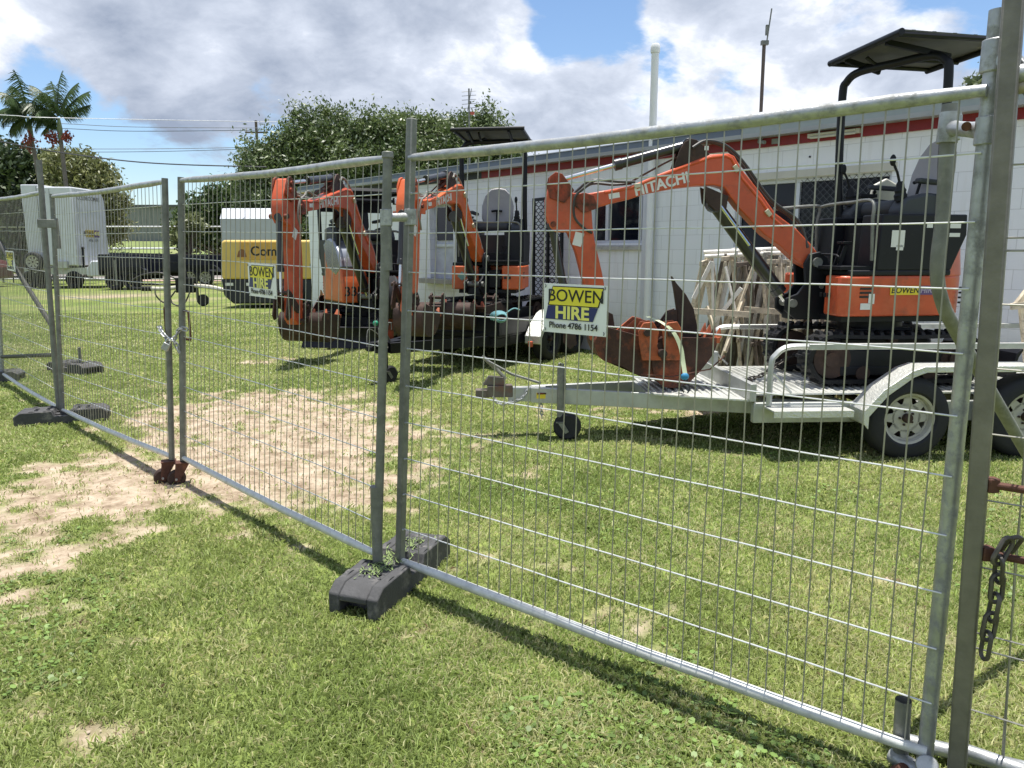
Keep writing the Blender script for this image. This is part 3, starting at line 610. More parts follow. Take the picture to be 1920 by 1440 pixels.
for k in range(1, 12):
    a = RBt + dirR * (.07 * k + .02); b = RTp + dirR * (.07 * k + .015); m.tube([lerp(a, b, j / 6) + dirR * .004 * math.sin(j * 2 + k) for j in range(7)], .0026, 5, cap=False)
    if k == 1: a = a + Vector((.02, .03, 0)); b = b + Vector((.02, .03, 0)); m.tube([a, b], .0026, 5)
m.build('wire_mesh', GALVW, RG, True)
for y in (905, 1032):
    p = on_post(y) + dirR * .02; MB().tube([p, p + dirR * .45], .0105, 10).build('handle', RUST, RG, True)
    MB().box(p + dirR * .01, (.03, .03, .04)).build('weld_plate', RUST, RG, True, bevel=.004)
cp = on_post(1028) + dirR * .055 + Vector((0, -.01, 0))
m = MB(); chain(m, [cp + Vector((.03, .02, .0)), cp + Vector((.03, 0, .03)), cp + Vector((.005, -.015, .03)), cp + Vector((-.01, -.018, 0)), cp + Vector((-.004, -.01, -.06)), cp + Vector((-.004, -.01, -.13)), cp + Vector((-.012, -.01, -.22)), cp + Vector((-.018, -.01, -.34))], .056, .0062, .0165)
o = m.build('chain', mat('dark_chain', (.10, .092, .082), .5, .6, .3, 20)); tag(o, 'dark heavy chain hanging from the rusty handle at the right edge', 'chain')
BR = thing('fence_brace', 'bent galvanised stay tube standing behind the right-hand posts', 'fence brace', tuple(G(1900, 900, 0)))
yb = R0.y + .25
pts = [D(1781, 195, yb), D(1776, 260, yb), D(1768, 400, yb), D(1757, 505, yb), D(1768, 570, yb + .02), D(1795, 625, yb + .08), D(1838, 700, yb + .2), D(1925, 850, yb + .42), D(2010, 1000, yb + .6)]
MB().tube(catmull(pts, 5), .0205, 14).build('stay', GALVD, BR, True)
MB().tube([D(1780, 238, yb) + Vector((0, 0, .04)), D(1778, 238, yb) - Vector((0, 0, .045))], .029, 14).build('collar', GALV, BR, True)
cl = thing('fence_clamp', 'stained pipe coupler with a rusty bolt head between stay and right-hand post', 'fence clamp', tuple(D(1815, 235, yb)), 0, 'fence clamps')
clamp_pipe(cl, D(1782, 240, yb), lerp(R0, R1, .862), .024, .0285)
MB().cyl(D(1812, 237, yb - .22), D(1812, 237, yb - .18), .012, n=12).build('bolt', RUST, cl, True)
cl = thing('fence_clamp', 'uppermost pale clamp wrapping the two right-hand post tops', 'fence clamp', tuple(D(1865, 105, R0.y)), 0, 'fence clamps')
p = lerp(R0, R1, .948); MB().cyl(p - Vector((0, 0, .04)), p + Vector((0, 0, .04)), .031, n=16).build('collar', GALV, cl, True, bevel=.003)
q = lerp(SQ0, SQ1, .87); MB().bar(p + Vector((0, -.03, 0)), q + Vector((.05, -.03, .02)), .02, .05).build('strap', GALV, cl, True, bevel=.004)
q2 = q + Vector((.02, -.0, .03)); MB().tube([q2, q2 + dirR * .12 + Vector((0, 0, .01)), q2 + dirR * .5 + Vector((0, 0, .02))], [.017, .023, .023], 12).build('bridge', mat('rusty_galvanised', (.36, .32, .27), .55, .4, .25, 12, (.33, .13, .05), .35, 9), cl, True)
# near bottom corner fittings
st = thing('ballast_block', 'tubular steel fence stand with open upright stub in the bottom right corner', 'fence foot', tuple(G(1690, 1440, 0)))
a = G(1687, 1425, .03); b = D(1694, 1312, a.y)
tb = MB(); tb.tube([a, b], .0235, 16, cap=False); tb.tube([b, a], .0195, 16, cap=False); tb.build('stub_tube', GALVD, st, True)
MB().tube([G(1672, 1415, .04), G(1760, 1470, .04)], .026, 14).build('ground_tube', GALV, st, True)
MB().tube([G(1705, 1390, .05), G(2000, 1460, .05)], .023, 14).build('ground_tube', GALV, st, True)
MB().cyl(G(1738, 1436, .02), G(1738, 1436, .10), .034, .030, n=16).build('post_socket', GALV, st, True, bevel=.003)
MB().cyl(G(1680, 1448, .02), G(1695, 1443, .05), .02, n=12).build('bolt', RUST, st, True)
# signs
def sign(label, c, xdir, up, w, h, paint_y):
    r = thing('hire_sign', label, 'sign', tuple(c), 0, 'yard signs tied to the fence')
    x = Vector(xdir).normalized(); y = Vector(up); y = (y - x * y.dot(x)).normalized(); z = x.cross(y); B = basis(c, x, y)
    def quad(pts, d, nm, m, th=.0012):
        mb = MB(B); n = len(pts); vs = [(p[0] * w, p[1] * h, d) for p in pts] + [(p[0] * w, p[1] * h, d - th) for p in pts]
        mb.add(vs, [tuple(range(n)), tuple(range(2 * n - 1, n - 1, -1))] + [(i, (i + 1) % n, n + (i + 1) % n, n + i) for i in range(n)]); return mb.build(nm, m, r, True)
    quad([(-.5, -.5), (.5, -.5), (.5, .5), (-.5, .5)], .001, 'board', SIGNW, .003)
    quad([(-.415, .055), (.375, .055), (.385, .065), (.455, .44), (.45, .455), (-.345, .455), (-.355, .445), (-.43, .07)], .003, 'panel_border', INK)
    quad([(-.405, .075), (.37, .075), (.445, .435), (-.345, .435)], .0042, 'yellow_panel', SIGNY)
    quad([(-.465, -.225), (.30, -.225), (.375, .05), (-.425, .05)], .0042, 'navy_panel', SIGNN)
    tx = lambda s, sz, px, py, m, bold=0, sx=1.0: text(s, sz, B @ Matrix.Translation((px * w, py * h, .0052)), m, r, 'lettering', .0006, sx, bold, world=True)
    tx('BOWEN', .235 * w, .02, .255, INK, .0002, 1.03); tx('HIRE', .235 * w, -.03, -.09, SIGNL, .0022 * w / .3, 1.12)
    tx('Phone 4786 1154', .118 * w, -.01, -.345, INK, .0004, .93)
    e = MB(B)
    for px in (-.47, .47):
        for py in (-.44, .45): e.tube([(px * w, py * h - .006, .004), (px * w + .004, py * h, .006), (px * w, py * h + .006, .004)], .0016, 6)
    e.split('wire_tie', INK, r, True)
    return r
def on_fence(px, py, P, Q, off=.012):                                   # a point on the vertical plane through P and Q, on its near side
    n = Vector((Q.y - P.y, -(Q.x - P.x), 0)).normalized()
    if n.y > 0: n = -n
    d = pray(px, py); o = P + n * off; t = (n.x * o.x + n.y * o.y) / (n.x * d.x + n.y * d.y); return Vector((d.x * t, d.y * t, EYE + d.z * t))
def sign_on(label, q, P, Q, nm):
    tl, tr, br, bl = [on_fence(*k, P, Q) for k in q]; c = (tl + tr + br + bl) / 4; w = ((tr - tl).length + (br - bl).length) / 2; h = ((tl - bl).length + (tr - br).length) / 2
    print('sign', nm, round(w, 3), round(h, 3)); return sign(label, c, (tr - tl) + (br - bl), (tl - bl) + (tr - br), w, h, 0)
sign_on('larger white, yellow and navy hire sign with phone number, tied to the nearest fence panel', [(1023, 531), (1139, 536), (1136, 632), (1017, 621)], B0, B1, 'main')
sign_on('smaller yellow and navy hire sign tied to the near gate leaf, before the yellow compressor', [(467, 494), (516, 497), (519, 561), (465, 553)], GB1, GB0, 'gate')
r = sign_on('faded yellow sign seen at the left edge beside the brace', [(11, 472), (27, 473), (27, 508), (13, 504)], LB1, LB0, 'left')
# ------------------------------------------------------------------ plant: wheels, buckets, excavators, trailers
RXY = Matrix(((1, 0, 0, 0), (0, 0, -1, 0), (0, 1, 0, 0), (0, 0, 0, 1)))  # turns (x, y, z) of prism into plan outlines
def Tr(x, y, z): return Matrix.Translation((x, y, z))
def Ry(a): return Matrix.Rotation(a, 4, 'Y')
def Rz(a): return Matrix.Rotation(a, 4, 'Z')
def plan(mb, poly, z0, z1):
    n = len(poly); area = sum(poly[i][0] * poly[(i + 1) % n][1] - poly[(i + 1) % n][0] * poly[i][1] for i in range(n))
    if area < 0: poly = poly[::-1]
    vs = [(p[0], p[1], z0) for p in poly] + [(p[0], p[1], z1) for p in poly]
    return mb.add(vs, [tuple(range(n - 1, -1, -1)), tuple(range(n, 2 * n))] + [(i, (i + 1) % n, n + (i + 1) % n, n + i) for i in range(n)])
def rrect(x0, x1, y0, y1, rf, rb, k=5):
    P = []
    for cx, cy, r, a in ((x1 - rf, y1 - rf, rf, 0), (x0 + rb, y1 - rb, rb, 90), (x0 + rb, y0 + rb, rb, 180), (x1 - rf, y0 + rf, rf, 270)):
        for i in range(k + 1):
            t = rad(a + 90 * i / k); P.append((cx + math.cos(t) * r, cy + math.sin(t) * r))
    return P
def wheel(root, c, side, R=.33, w=.2, rim=RIM, rr=.19):
    """wheel at c (root local), outer face towards side*y"""
    T = Tr(*c) @ Matrix.Diagonal((1, side, 1, 1))
    h = w / 2; tp = [(rr, -h * .8), (rr + .02, -h), (R - .05, -h * 1.02), (R - .015, -h * .85), (R, -h * .6), (R, h * .6), (R - .015, h * .85), (R - .05, h * 1.02), (rr + .02, h), (rr, h * .8)]
    p = MB(T).lathe(tp, (0, 0, 0), (0, 1, 0), 36).build('wheel', TYRE, root)
    m = MB(T); m.lathe([(rr, -h * .8), (rr - .01, -h * .6), (rr - .02, h * .35), (rr - .012, h * .75), (rr + .004, h * .84), (rr + .006, h * .78)], (0, 0, 0), (0, 1, 0), 36)
    y0, y1 = h * .30, h * .38; ro = rr - .018; ri = .102
    plan_ring = []
    def sect(a0, a1, r0, r1, r2, r3):                                   # flat sector piece
        vs = [];
        for y in (y0, y1):
            for a, r in ((a0, r0), (a1, r1), (a1, r3), (a0, r2)): vs.append((math.cos(a) * r, y, math.sin(a) * r))
        m.add(vs, [(0, 1, 2, 3), (7, 6, 5, 4), (0, 4, 5, 1), (1, 5, 6, 2), (2, 6, 7, 3), (3, 7, 4, 0)])
    for k in range(8):
        a = k * math.pi / 4
        for j in range(2): sect(a + j * math.pi / 8, a + (j + 1) * math.pi / 8, ro - .018, ro - .018, ro, ro); sect(a + j * math.pi / 8, a + (j + 1) * math.pi / 8, 0.001, .001, ri + .012, ri + .012)
        s0, s1 = a - .30, a + .30                                      # spoke: wide at hub, narrower at rim
        vs = []
        for y in (y0, y1):
            for aa, r in ((a - .39, ri), (a + .39, ri), (a + .17, ro - .014), (a - .17, ro - .014)): vs.append((math.cos(aa) * r, y, math.sin(aa) * r))
        m.add(vs, [(0, 1, 2, 3), (7, 6, 5, 4), (0, 4, 5, 1), (1, 5, 6, 2), (2, 6, 7, 3), (3, 7, 4, 0)])
    m.build('rim', rim, p, ang=30)
    hb = MB(T); hb.lathe([(.036, y1), (.036, y1 + .035), (.028, y1 + .045), (0, y1 + .045)], (0, 0, 0), (0, 1, 0), 16)
    for k in range(5): a = k * 1.2566; hb.cyl((math.cos(a) * .055, y1, math.sin(a) * .055), (math.cos(a) * .055, y1 + .014, math.sin(a) * .055), .009, n=6)
    hb.cyl((0, -h, 0), (0, y0, 0), .05); hb.lathe([(.001, -h * .5), (rr - .03, -h * .5), (rr - .03, -h * .45), (.001, -h * .45)], (0, 0, 0), (0, 1, 0), 20)
    hb.build('hub', DRUST, p)
    return p
def bucket(root, T, w=.42, s=1.0, m=DRUST, teeth=4, tm=None, name='bucket', ears=True, lipm=None, prof=None):
    O = prof or [(.36, .34), (.34, .18), (.26, .04), (.13, -.04), (-.02, -.05), (-.15, .01), (-.22, .13), (-.235, .28), (-.17, .38)]
    O = [(x * s, z * s) for x, z in O]; cx = sum(p[0] for p in O) / len(O); cz = sum(p[1] for p in O) / len(O)
    C = [(p.x, p.z) for p in catmull([(x, 0, z) for x, z in O], 4)]
    I = [(cx + (x - cx) * .955, cz + (z - cz) * .955) for x, z in C]
    mb = MB(T); mb.prism(C + I[::-1], -w / 2, w / 2)
    for y in (-1, 1): mb.prism(C, y * w / 2 - .008, y * w / 2 + .008)
    b = mb.build(name, m, root, bevel=.003)
    lip = MB(T); x, z = O[0]; lip.bar((x, -w / 2 - .01, z - .02 * s), (x, w / 2 + .01, z - .02 * s), .03, .05 * s); lip.build('cutting_edge', lipm or tm or m, b, bevel=.003)
    if teeth:
        t = MB(T)
        for k in range(teeth):
            y = -w / 2 + .03 + (w - .06) * k / max(1, teeth - 1); d = Vector((O[0][0] - O[1][0], 0, O[0][1] - O[1][1])).normalized(); p = Vector((x, y, z))
            t.add([p + Vector((0, -.028, 0)) + d * -.03 + Vector((.02, 0, 0)), p + Vector((0, .028, 0)) + d * -.03 + Vector((.02, 0, 0)), p + Vector((0, .028, 0)) - Vector((.03, 0, 0)), p + Vector((0, -.028, 0)) - Vector((.03, 0, 0)), p + Vector((.0, -.012, 0)) + d * .085 * s, p + Vector((.0, .012, 0)) + d * .085 * s], [(0, 1, 2, 3), (0, 4, 5, 1), (3, 2, 5, 4), (0, 3, 4), (1, 5, 2)])
        t.split('tooth', tm or m, b)
    if ears:
        e = MB(T); ex, ez = O[-1]
        for y in (-.075, .075):
            e.prism([(ex + .02, ez - .10), (ex - .07, ez - .12), (ex - .10, ez - .02), (ex - .08, ez + .09), (ex - .02, ez + .12), (ex + .05, ez + .05)], y - .012, y + .012)
        e.cyl((ex - .04, -.11, ez + .06), (ex - .04, .11, ez + .06), .022); e.cyl((ex - .05, -.11, ez - .06), (ex - .05, .11, ez - .06), .022); e.build('mounting_ears', m, b, bevel=.003)
    return b
BOOM = [(0.50, 1.02), (0.52, .94), (0.60, .93), (0.682, 0.971), (0.854, 1.114), (0.998, 1.211), (1.224, 1.422), (1.307, 1.521), (1.355, 1.586), (1.438, 1.607), (1.59, 1.602), (1.778, 1.58), (2.009, 1.536), (2.138, 1.493), (2.275, 1.462), (2.426, 1.418), (2.50, 1.405), (2.565, 1.44), (2.575, 1.491), (2.50, 1.535), (2.353, 1.561), (2.132, 1.6), (1.912, 1.691), (1.727, 1.76), (1.49, 1.85), (1.333, 1.86), (1.283, 1.839), (1.219, 1.737), (1.05, 1.553), (0.917, 1.387), (0.725, 1.256), (0.58, 1.12)]
ARM = [(2.788, 1.657), (2.753, 1.687), (2.696, 1.666), (2.669, 1.615), (2.61, 1.542), (2.499, 1.539), (2.455, 1.44), (2.441, 1.275), (2.421, 1.157), (2.357, 0.906), (2.337, 0.812), (2.271, 0.33), (2.29, .27), (2.348, 0.255), (2.427, 0.30), (2.51, 0.822), (2.577, 1.065), (2.646, 1.227), (2.749, 1.227), (2.794, 1.266), (2.83, 1.366), (2.831, 1.49)]
def hyd(root, a, b, r, split=.5, name='hydraulic_cylinder', m=None, eye=True):
    """a = barrel end, b = rod end"""
    a = Vector(a); b = Vector(b); c = lerp(a, b, split); d = (b - a).normalized()
    mb = MB(); mb.cyl(a, c, r, n=16); mb.cyl(c - d * .06, c, r * 1.16, n=16)
    if eye: mb.cyl(a + Vector((0, 0, 0)) - Vector((0, .05, 0)), a + Vector((0, .05, 0)), r * 1.25, n=14)
    p = mb.build(name, m or CYLB, root, bevel=.003)
    MB().cyl(c, b, r * .48, n=14).build('rod', CHROME, p); return p
def excavator(label, loc, track_rot, house_rot, boom_rot, phi, psi, S=1.0, orange=ORANGE, seat=SEATG, canopy='two', blade='rear', hood=False, boom_off=.05, num=None, group='compact excavators', twotone=True, faceplates=False, post_y=.42, plate=None, skew=0.0, cdx=0.0):
    root = thing('mini_excavator', label, 'excavator', loc, 0, group); Sc = Matrix.Scale(S, 4)
    cs_ = Vector((math.cos(boom_rot) - math.cos(house_rot), math.sin(boom_rot) - math.sin(house_rot), 0)) * .46 if abs(boom_rot - house_rot) > .3 else Vector((0, 0, 0)); TT_ = Sc @ Matrix.Translation(cs_) @ Rz(track_rot); HH = Sc @ Matrix.Translation(cs_) @ Rz(house_rot); BW = .14; W_ = .98
    # tracks
    for sy in (-1, 1):
        T = TT_ @ Tr(0, sy * .375, 0); Lh, r0 = .53, .205; P = []
        for i in range(13): a = -math.pi / 2 + math.pi * i / 12; P.append((Lh + math.cos(a) * r0, r0 + math.sin(a) * r0 + .005))
        for i in range(1, 6): P.append((Lh - 2 * Lh * i / 6, 2 * r0 + .005 - .012 * math.sin(math.pi * i / 6)))
        for i in range(13): a = math.pi / 2 + math.pi * i / 12; P.append((-Lh + math.cos(a) * r0, r0 + math.sin(a) * r0 + .005))
        P = [(x, max(z, .012)) for x, z in P]; n = len(P); cz = r0
        I = [(x - (.03 if x > Lh else -.03 if x < -Lh else 0) * abs(x - (Lh if x > 0 else -Lh)) / r0, z + (.03 if z < cz else -.03)) for x, z in P]
        mb = MB(T); vs = []; 
        for y in (-.115, .115): vs += [(x, y, z) for x, z in P] + [(x, y, z) for x, z in I]
        fs = []
        for i in range(n):
            j = (i + 1) % n; fs += [(i, j, 2 * n + j, 2 * n + i), (n + i, 3 * n + i, 3 * n + j, n + j), (i, n + i, n + j, j), (2 * n + i, 2 * n + j, 3 * n + j, 3 * n + i)]
        mb.add(vs, fs); tr = mb.build('rubber_track', TRACK, root)
        lg = MB(T); per = []; 
        for i in range(n): per.append((Vector((P[i][0], 0, P[i][1])), Vector((P[(i + 1) % n][0], 0, P[(i + 1) % n][1]))))
        tot = sum((b - a).length for a, b in per); stp = tot / 40; acc = 0; k = 0
        for a, b in per:
            l = (b - a).length; d = (b - a).normalized(); nn = Vector((d.z, 0, -d.x))
            while k * stp < acc + l:
                c = a + d * (k * stp - acc) + nn * .008
                for half in (-1, 1):
                    y = half * .058 + (.0 if (k % 2) else 0); R = Matrix((d, Vector((0, 1, 0)), nn)).transposed()
                    lg.box(c + Vector((0, y, 0)) + d * (.012 * half), (.038, .112, .030), R, .7)
                k += 1
            acc += l
        lg.build('track_lugs', TRACK, tr, bevel=.002)
        fr = MB(T); fr.box((0, 0, .20), (1.0, .13, .16)); fr.box((0, sy * .05, .11), (.9, .05, .07)); fr.build('track_frame', BLACK, root, bevel=.006)
        wl = MB(T)
        wl.cyl((Lh - .01, -.07, r0), (Lh - .01, .07, r0), .155, n=24); wl.cyl((Lh, sy * .07, r0), (Lh, sy * .09, r0), .06, n=16); wl.cyl((-Lh, -.07, r0), (-Lh, .07, r0), .14, n=10); wl.cyl((-Lh, sy * .07, r0), (-Lh, sy * .10, r0), .08, n=16)
        for x in (-.3, -.02, .26): wl.cyl((x, -.08, .09), (x, .08, .09), .06, n=16)
        wl.cyl((0, -.04, .36), (0, .04, .36), .035, n=12); wl.split('roller', DRUST, root)
    MB(TT_).box((0, 0, .27), (.75, .55, .16)).cyl((0, 0, .3), (0, 0, .50), .26, n=28).box((0, 0, .42), (.5, .5, .04)).build('undercarriage', BLACK, root, bevel=.006)
    if blade:
        sb = -1 if blade == 'rear' else 1; T = TT_ @ Matrix.Diagonal((sb, 1, 1, 1)); bl = MB(T)
        pr = [(1.04, .02), (1.0, .06), (.985, .15), (1.0, .25), (1.04, .29), (1.055, .28), (1.02, .22), (1.005, .15), (1.015, .08), (1.06, .02)]; bl.prism(pr, -.49, .49)
        for y in (-.16, .16): bl.bar((.4, y, .22), (1.0, y, .13), .05, .07)
        bl.build('dozer_blade', BLACK, root, bevel=.003)
    # house: orange skirt with rounded tail
    z0, z1 = .56, .88; sk = MB(HH)
    gap = .16; yb = boom_off
    Lf = .57; left = [(Lf - .02, yb + gap), (Lf, W_ / 2 - .04), (Lf - .05, W_ / 2)]; tail = []
    for i in range(13): a = math.pi / 2 + math.pi * i / 12; tail.append((-.22 + math.cos(a) * .46, math.sin(a) * .49))
    right = [(Lf - .05, -W_ / 2), (Lf, -W_ / 2 + .04), (Lf - .02, yb - gap)]
    poly = left + tail + right + [(.25, yb - gap), (.25, yb + gap)]
    plan(sk, poly, z0, z1); sk.build('body_skirt', orange, root, bevel=.018, seg=3)
    MB(HH).box((.0, 0, z0 - .03), (1.0, .8, .05)).box((.32, yb, .70), (.30, .26, .24)).build('floor_frame', BLACK, root, bevel=.005)
    lt = MB(HH); fx = .572
    for y0_ in ((.36, -.36)): lt.box((Lf + .004, y0_, .74), (.006, .07, .05))
    vt = MB(HH)
    for s_ in (-1, 1):
        for k in range(3): vt.box((.36, s_ * (W_ / 2 + .001), .78 - .032 * k), (.10 - .02 * abs(k - 1) * 0, .008, .016))
        for k in range(4): vt.box((-.52 + .0 * k, s_ * .405, .66 + k * .04), (.05, .02, .014), Matrix.Rotation(s_ * .75, 3, 'Z'))
    for y in (.20, .26, .32): vt.box((Lf + .003, y, .72), (.006, .035, .035))
    vt.split('vent_slot', INK, root)
    # black upper covers
    up = MB(HH); up.prism([(.50, z1 + .001), (.50, z1 + .045), (-.36, z1 + .045), (-.36, z1 + .001)], -.485, .485)
    for s_ in (-1, 1):
        ya, yb_ = (s_ * .20, s_ * .478)
        up.prism([(.28, z1 + .04), (.26, 1.36), (-.46, 1.36), (-.47, 1.20), (-.36, z1 + .04)], min(ya, yb_), max(ya, yb_))
    up.prism([(.18, z1 + .04), (.18, 1.30), (-.42, 1.30), (-.42, z1 + .04)], -.20, .20); up.build('engine_cover', BLACK if twotone else BLACKP, root, bevel=.012, seg=3)
    tl = MB(HH); pz = []
    for i in range(9): a = math.radians(104) + math.radians(152) * i / 8; pz.append((-.25 + math.cos(a) * .43, math.sin(a) * .488))
    inn = [(x + .14, y * .9) for x, y in pz][::-1]; vs = [(x, y, z1 - .01) for x, y in pz + inn] + [(x * 1.0 + .05 * (i < 9), y, 1.28 - .02 * abs(y)) for i, (x, y) in enumerate(pz + inn)]
    n = len(pz) * 2; tl.add(vs, [tuple(range(n)), tuple(range(2 * n - 1, n - 1, -1))] + [(i, (i + 1) % n, n + (i + 1) % n, n + i) for i in range(n)]); tl.build('counterweight_cover', orange, root, bevel=.015, seg=3)
    # floor, pedals and front rail
    fl = MB(HH); fl.box((.38, -.02 + .12, z1 + .06), (.36, .68, .03))
    for y in (.10, .16): fl.bar((.47, y + .1, z1 + .07), (.42, y + .1, z1 + .24), .035, .015); fl.box((.42, y + .1, z1 + .26), (.07, .045, .02))
    fl.tube(catmull([(.50, -.05, z1 + .10), (.52, -.05, z1 + .16), (.52, .3, z1 + .16), (.50, .3, z1 + .10)], 4), .010, 8); fl.build('foot_controls', BLACKP, root, bevel=.003)
    rl = MB(HH); 
    for s_ in (-1, 1): rl.tube(catmull([(.28, s_ * .44, 1.0), (.30, s_ * .44, 1.30), (.28, s_ * .44, 1.44), (.34, s_ * .44, 1.47), (.72, s_ * .44, 1.44)] if s_ < 0 else [(.30, .44, 1.0), (.32, .44, 1.3), (.31, .40, 1.46), (.31, .1, 1.47), (.31, -.2, 1.47), (.31, -.36, 1.46)], 5), .014, 8)
    rl.build('guard_rail', CHROME if 0 else GALVD, root)
    # seat
    q = MB(HH @ Tr(-.20, 0, -.03)); q.prism([(.20, 1.38), (.24, 1.44), (.22, 1.52), (-.05, 1.49), (-.22, 1.50), (-.24, 1.38)], -.22, .22); sc = q.build('seat_cushion', SEATD, root, bevel=.03, seg=3)
    bk = MB(HH @ Tr(-.20, 0, -.03)); pr = [(-.19, 0), (-.24, .12), (-.245, .30), (-.20, .45), (-.11, .55), (0, .575), (.11, .55), (.20, .45), (.245, .30), (.24, .12), (.19, 0)]
    vs = [(-.17 - z * .20, y, 1.46 + z) for y, z in pr] + [(-.26 - z * .20, y * .9, 1.46 + z * .97) for y, z in pr]; n = len(pr)
    bk.add(vs, [tuple(range(n)), tuple(range(2 * n - 1, n - 1, -1))] + [(i, (i + 1) % n, n + (i + 1) % n, n + i) for i in range(n)]); bk.build('seat_backrest', seat, root, bevel=.03, seg=3)
    MB(HH @ Tr(-.20, 0, -.03)).tube([(-.16, -.08, 1.68), (-.15, 0, 1.69), (-.16, .08, 1.68)], .016, 8).tube([(-.16, 0, 1.68), (-.13, 0, 1.55), (-.1, 0, 1.50)], .012, 8).build('seat_belt', BLACKP, root)
    for s_ in (-1, 1):
        cn = MB(HH @ Tr(-.20, 0, -.03)); cn.prism([(.26, 1.30), (.30, 1.42), (.24, 1.52), (.05, 1.56), (-.12, 1.54), (-.16, 1.36)], min(s_ * .27, s_ * .43), max(s_ * .27, s_ * .43)); cn.build('control_console', SEATD, root, bevel=.025, seg=3)
        lv = MB(HH @ Tr(-.20, 0, -.03)); lv.lathe([(.05, 0), (.046, .02), (.05, .04), (.04, .06), (.044, .08), (.032, .10), (.03, .13), (.018, .15)], (.24, s_ * .35, 1.50), (.12, 0, 1), 14)
        lv.tube([(.255, s_ * .35, 1.62), (.29, s_ * .35, 1.72), (.33, s_ * .35, 1.79)], .010, 8); lv.sphere((.335, s_ * .35, 1.81), (.024, .022, .045), 10, 8); lv.build('control_lever', BLACKP, root)
        MB(HH @ Tr(-.20, 0, -.03)).bar((-.20, s_ * .30, 1.64), (.10, s_ * .33, 1.66), .06, .04).build('armrest', SEATD, root, bevel=.012, seg=3)
    MB(HH @ Tr(-.2, 0, -.03)).box((.1, -.36, 1.585), (.16, .10, .03)).sphere((.02, -.36, 1.62), .018, 8, 6).build('dash_switches', BLACKP, root, bevel=.004)
    if canopy != 'frame':
        ct = MB(HH @ Tr(-.16, 0, 0))
        for s_ in (-1,): ct.prism([(-.08, 1.38), (-.02, 1.50), (-.06, 1.66), (-.18, 1.72), (-.30, 1.66), (-.36, 1.50), (-.32, 1.38)], -.475, -.435)
        ct.build('side_cover', CREAM, root, bevel=.015, seg=3)
    # canopy
    if canopy == 'two':
        px = -.05; zt = 2.66; hoop = MB(HH); py = post_y
        path = catmull([(px - .05, -py, 1.30), (px, -py, 1.75), (px + .02, -py, 2.40), (px + .02, -py + .03, 2.52), (px + .02, -py + .14, 2.58), (px + .02, 0, 2.585), (px + .02, py - .14, 2.58), (px + .02, py - .03, 2.52), (px + .02, py, 2.40), (px, py, 1.75), (px - .05, py, 1.30)], 5); path = [p + Vector((-skew * p.y / .45, 0, 0)) for p in path]
        hoop.tube(path, .034, 12); hoop.build('canopy_hoop', BLACK, root)
        cn = MB(HH @ Tr(cdx, 0, 0)); cn.tube([(.42, -.50, zt + .03), (.42, .50, zt + .03)], .026, 12)
        for s_ in (-1, 1):
            cn.tube([(.42, s_ * .47, zt + .02), (-.50, s_ * .47, zt + .0)], .020, 8); cn.bar((px + .02 - skew * s_ * .6, s_ * .28, 2.58), (.40, s_ * .28, zt + .01), .03, .04)
        cn.tube([(-.50, -.50, zt - .01), (-.50, .50, zt - .01)], .022, 10); cn.tube(catmull([(-.5, -.1, zt - .03), (-.1, -.12, zt - .02), (.15, -.14, zt - .07), (.3, -.14, zt + .0)], 4), .016, 8)
        cn.build('canopy_frame', BLACK, root)
        rf = MB(HH @ Tr(cdx, 0, 0)); rf.add([(.42, -.48, zt + .052), (.42, .48, zt + .052), (-.52, .48, zt + .02), (-.52, -.48, zt + .02), (.42, -.48, zt + .04), (.42, .48, zt + .04), (-.52, .48, zt + .008), (-.52, -.48, zt + .008)], [(0, 1, 2, 3), (7, 6, 5, 4), (0, 4, 5, 1), (1, 5, 6, 2), (2, 6, 7, 3), (3, 7, 4, 0)])
        for k in range(5): x = .3 - .17 * k; rf.box((x, 0, zt + .055 - .034 * (.42 - x)), (.03, .92, .012))
        rf.build('canopy_roof', mat('canopy_sheet', (.085, .085, .075), .6, .1, .2, 5, (.3, .28, .2), .25, 5), root)
    else:
        py = .46; cf = MB(HH)
        for s_ in (-1, 1):
            cf.tube(catmull([(.30, s_ * py, .95), (.36, s_ * py, 1.3), (.36, s_ * py, 1.72), (.33, s_ * py, 1.90), (.22, s_ * py, 1.965)], 5), .026, 8); cf.tube([(-.42, s_ * py, 1.1), (-.44, s_ * py, 1.95)], .026, 8)
            cf.tube([(.22, s_ * py, 1.965), (-.44, s_ * py, 1.97)], .026, 8)
        cf.tube([(.34, -py, 1.86), (.34, py, 1.86)], .022, 8); cf.build('canopy_frame', BLACK, root)
        rf = MB(HH); rf.prism([(.34, 1.975), (.30, 2.02), (-.46, 2.03), (-.50, 1.975)], -.50, .50)
        rf.prism([(-.43, 1.74), (-.43, 1.98), (-.46, 1.98), (-.46, 1.74)], -.47, .47)
        rf.build('canopy_roof', BLACKP, root, bevel=.012, seg=3)
        for s_ in (-1, 1): MB(HH).box((.37, s_ * .36, 1.86), (.06, .11, .09)).build('work_light', BLACKP, root, bevel=.012); MB(HH).box((.403, s_ * .36, 1.86), (.006, .09, .07)).build('lens', WHITEP, root, bevel=.004)
    if hood:                                                            # tall rounded side hood (machine's right)
        hd = MB(HH); prof = [(.60, z0), (.60, .80), (.52, 1.08), (.36, 1.28), (.10, 1.36), (-.14, 1.28), (-.18, z0)]
        hd.prism([(p.x, p.z) for p in catmull([(x, 0, z) for x, z in prof[1:6]], 4)] + [(-.18, z0), (.60, z0)], -.50, -.16); hd.build('side_hood', ORANGE2, root, bevel=.035, seg=4)
        hc = MB(HH); c = [(p.x + .006, p.z + .006) for p in catmull([(.575, 0, 1.0), (.46, 0, 1.20), (.28, 0, 1.335), (.06, 0, 1.37), (-.16, 0, 1.29)], 5)]
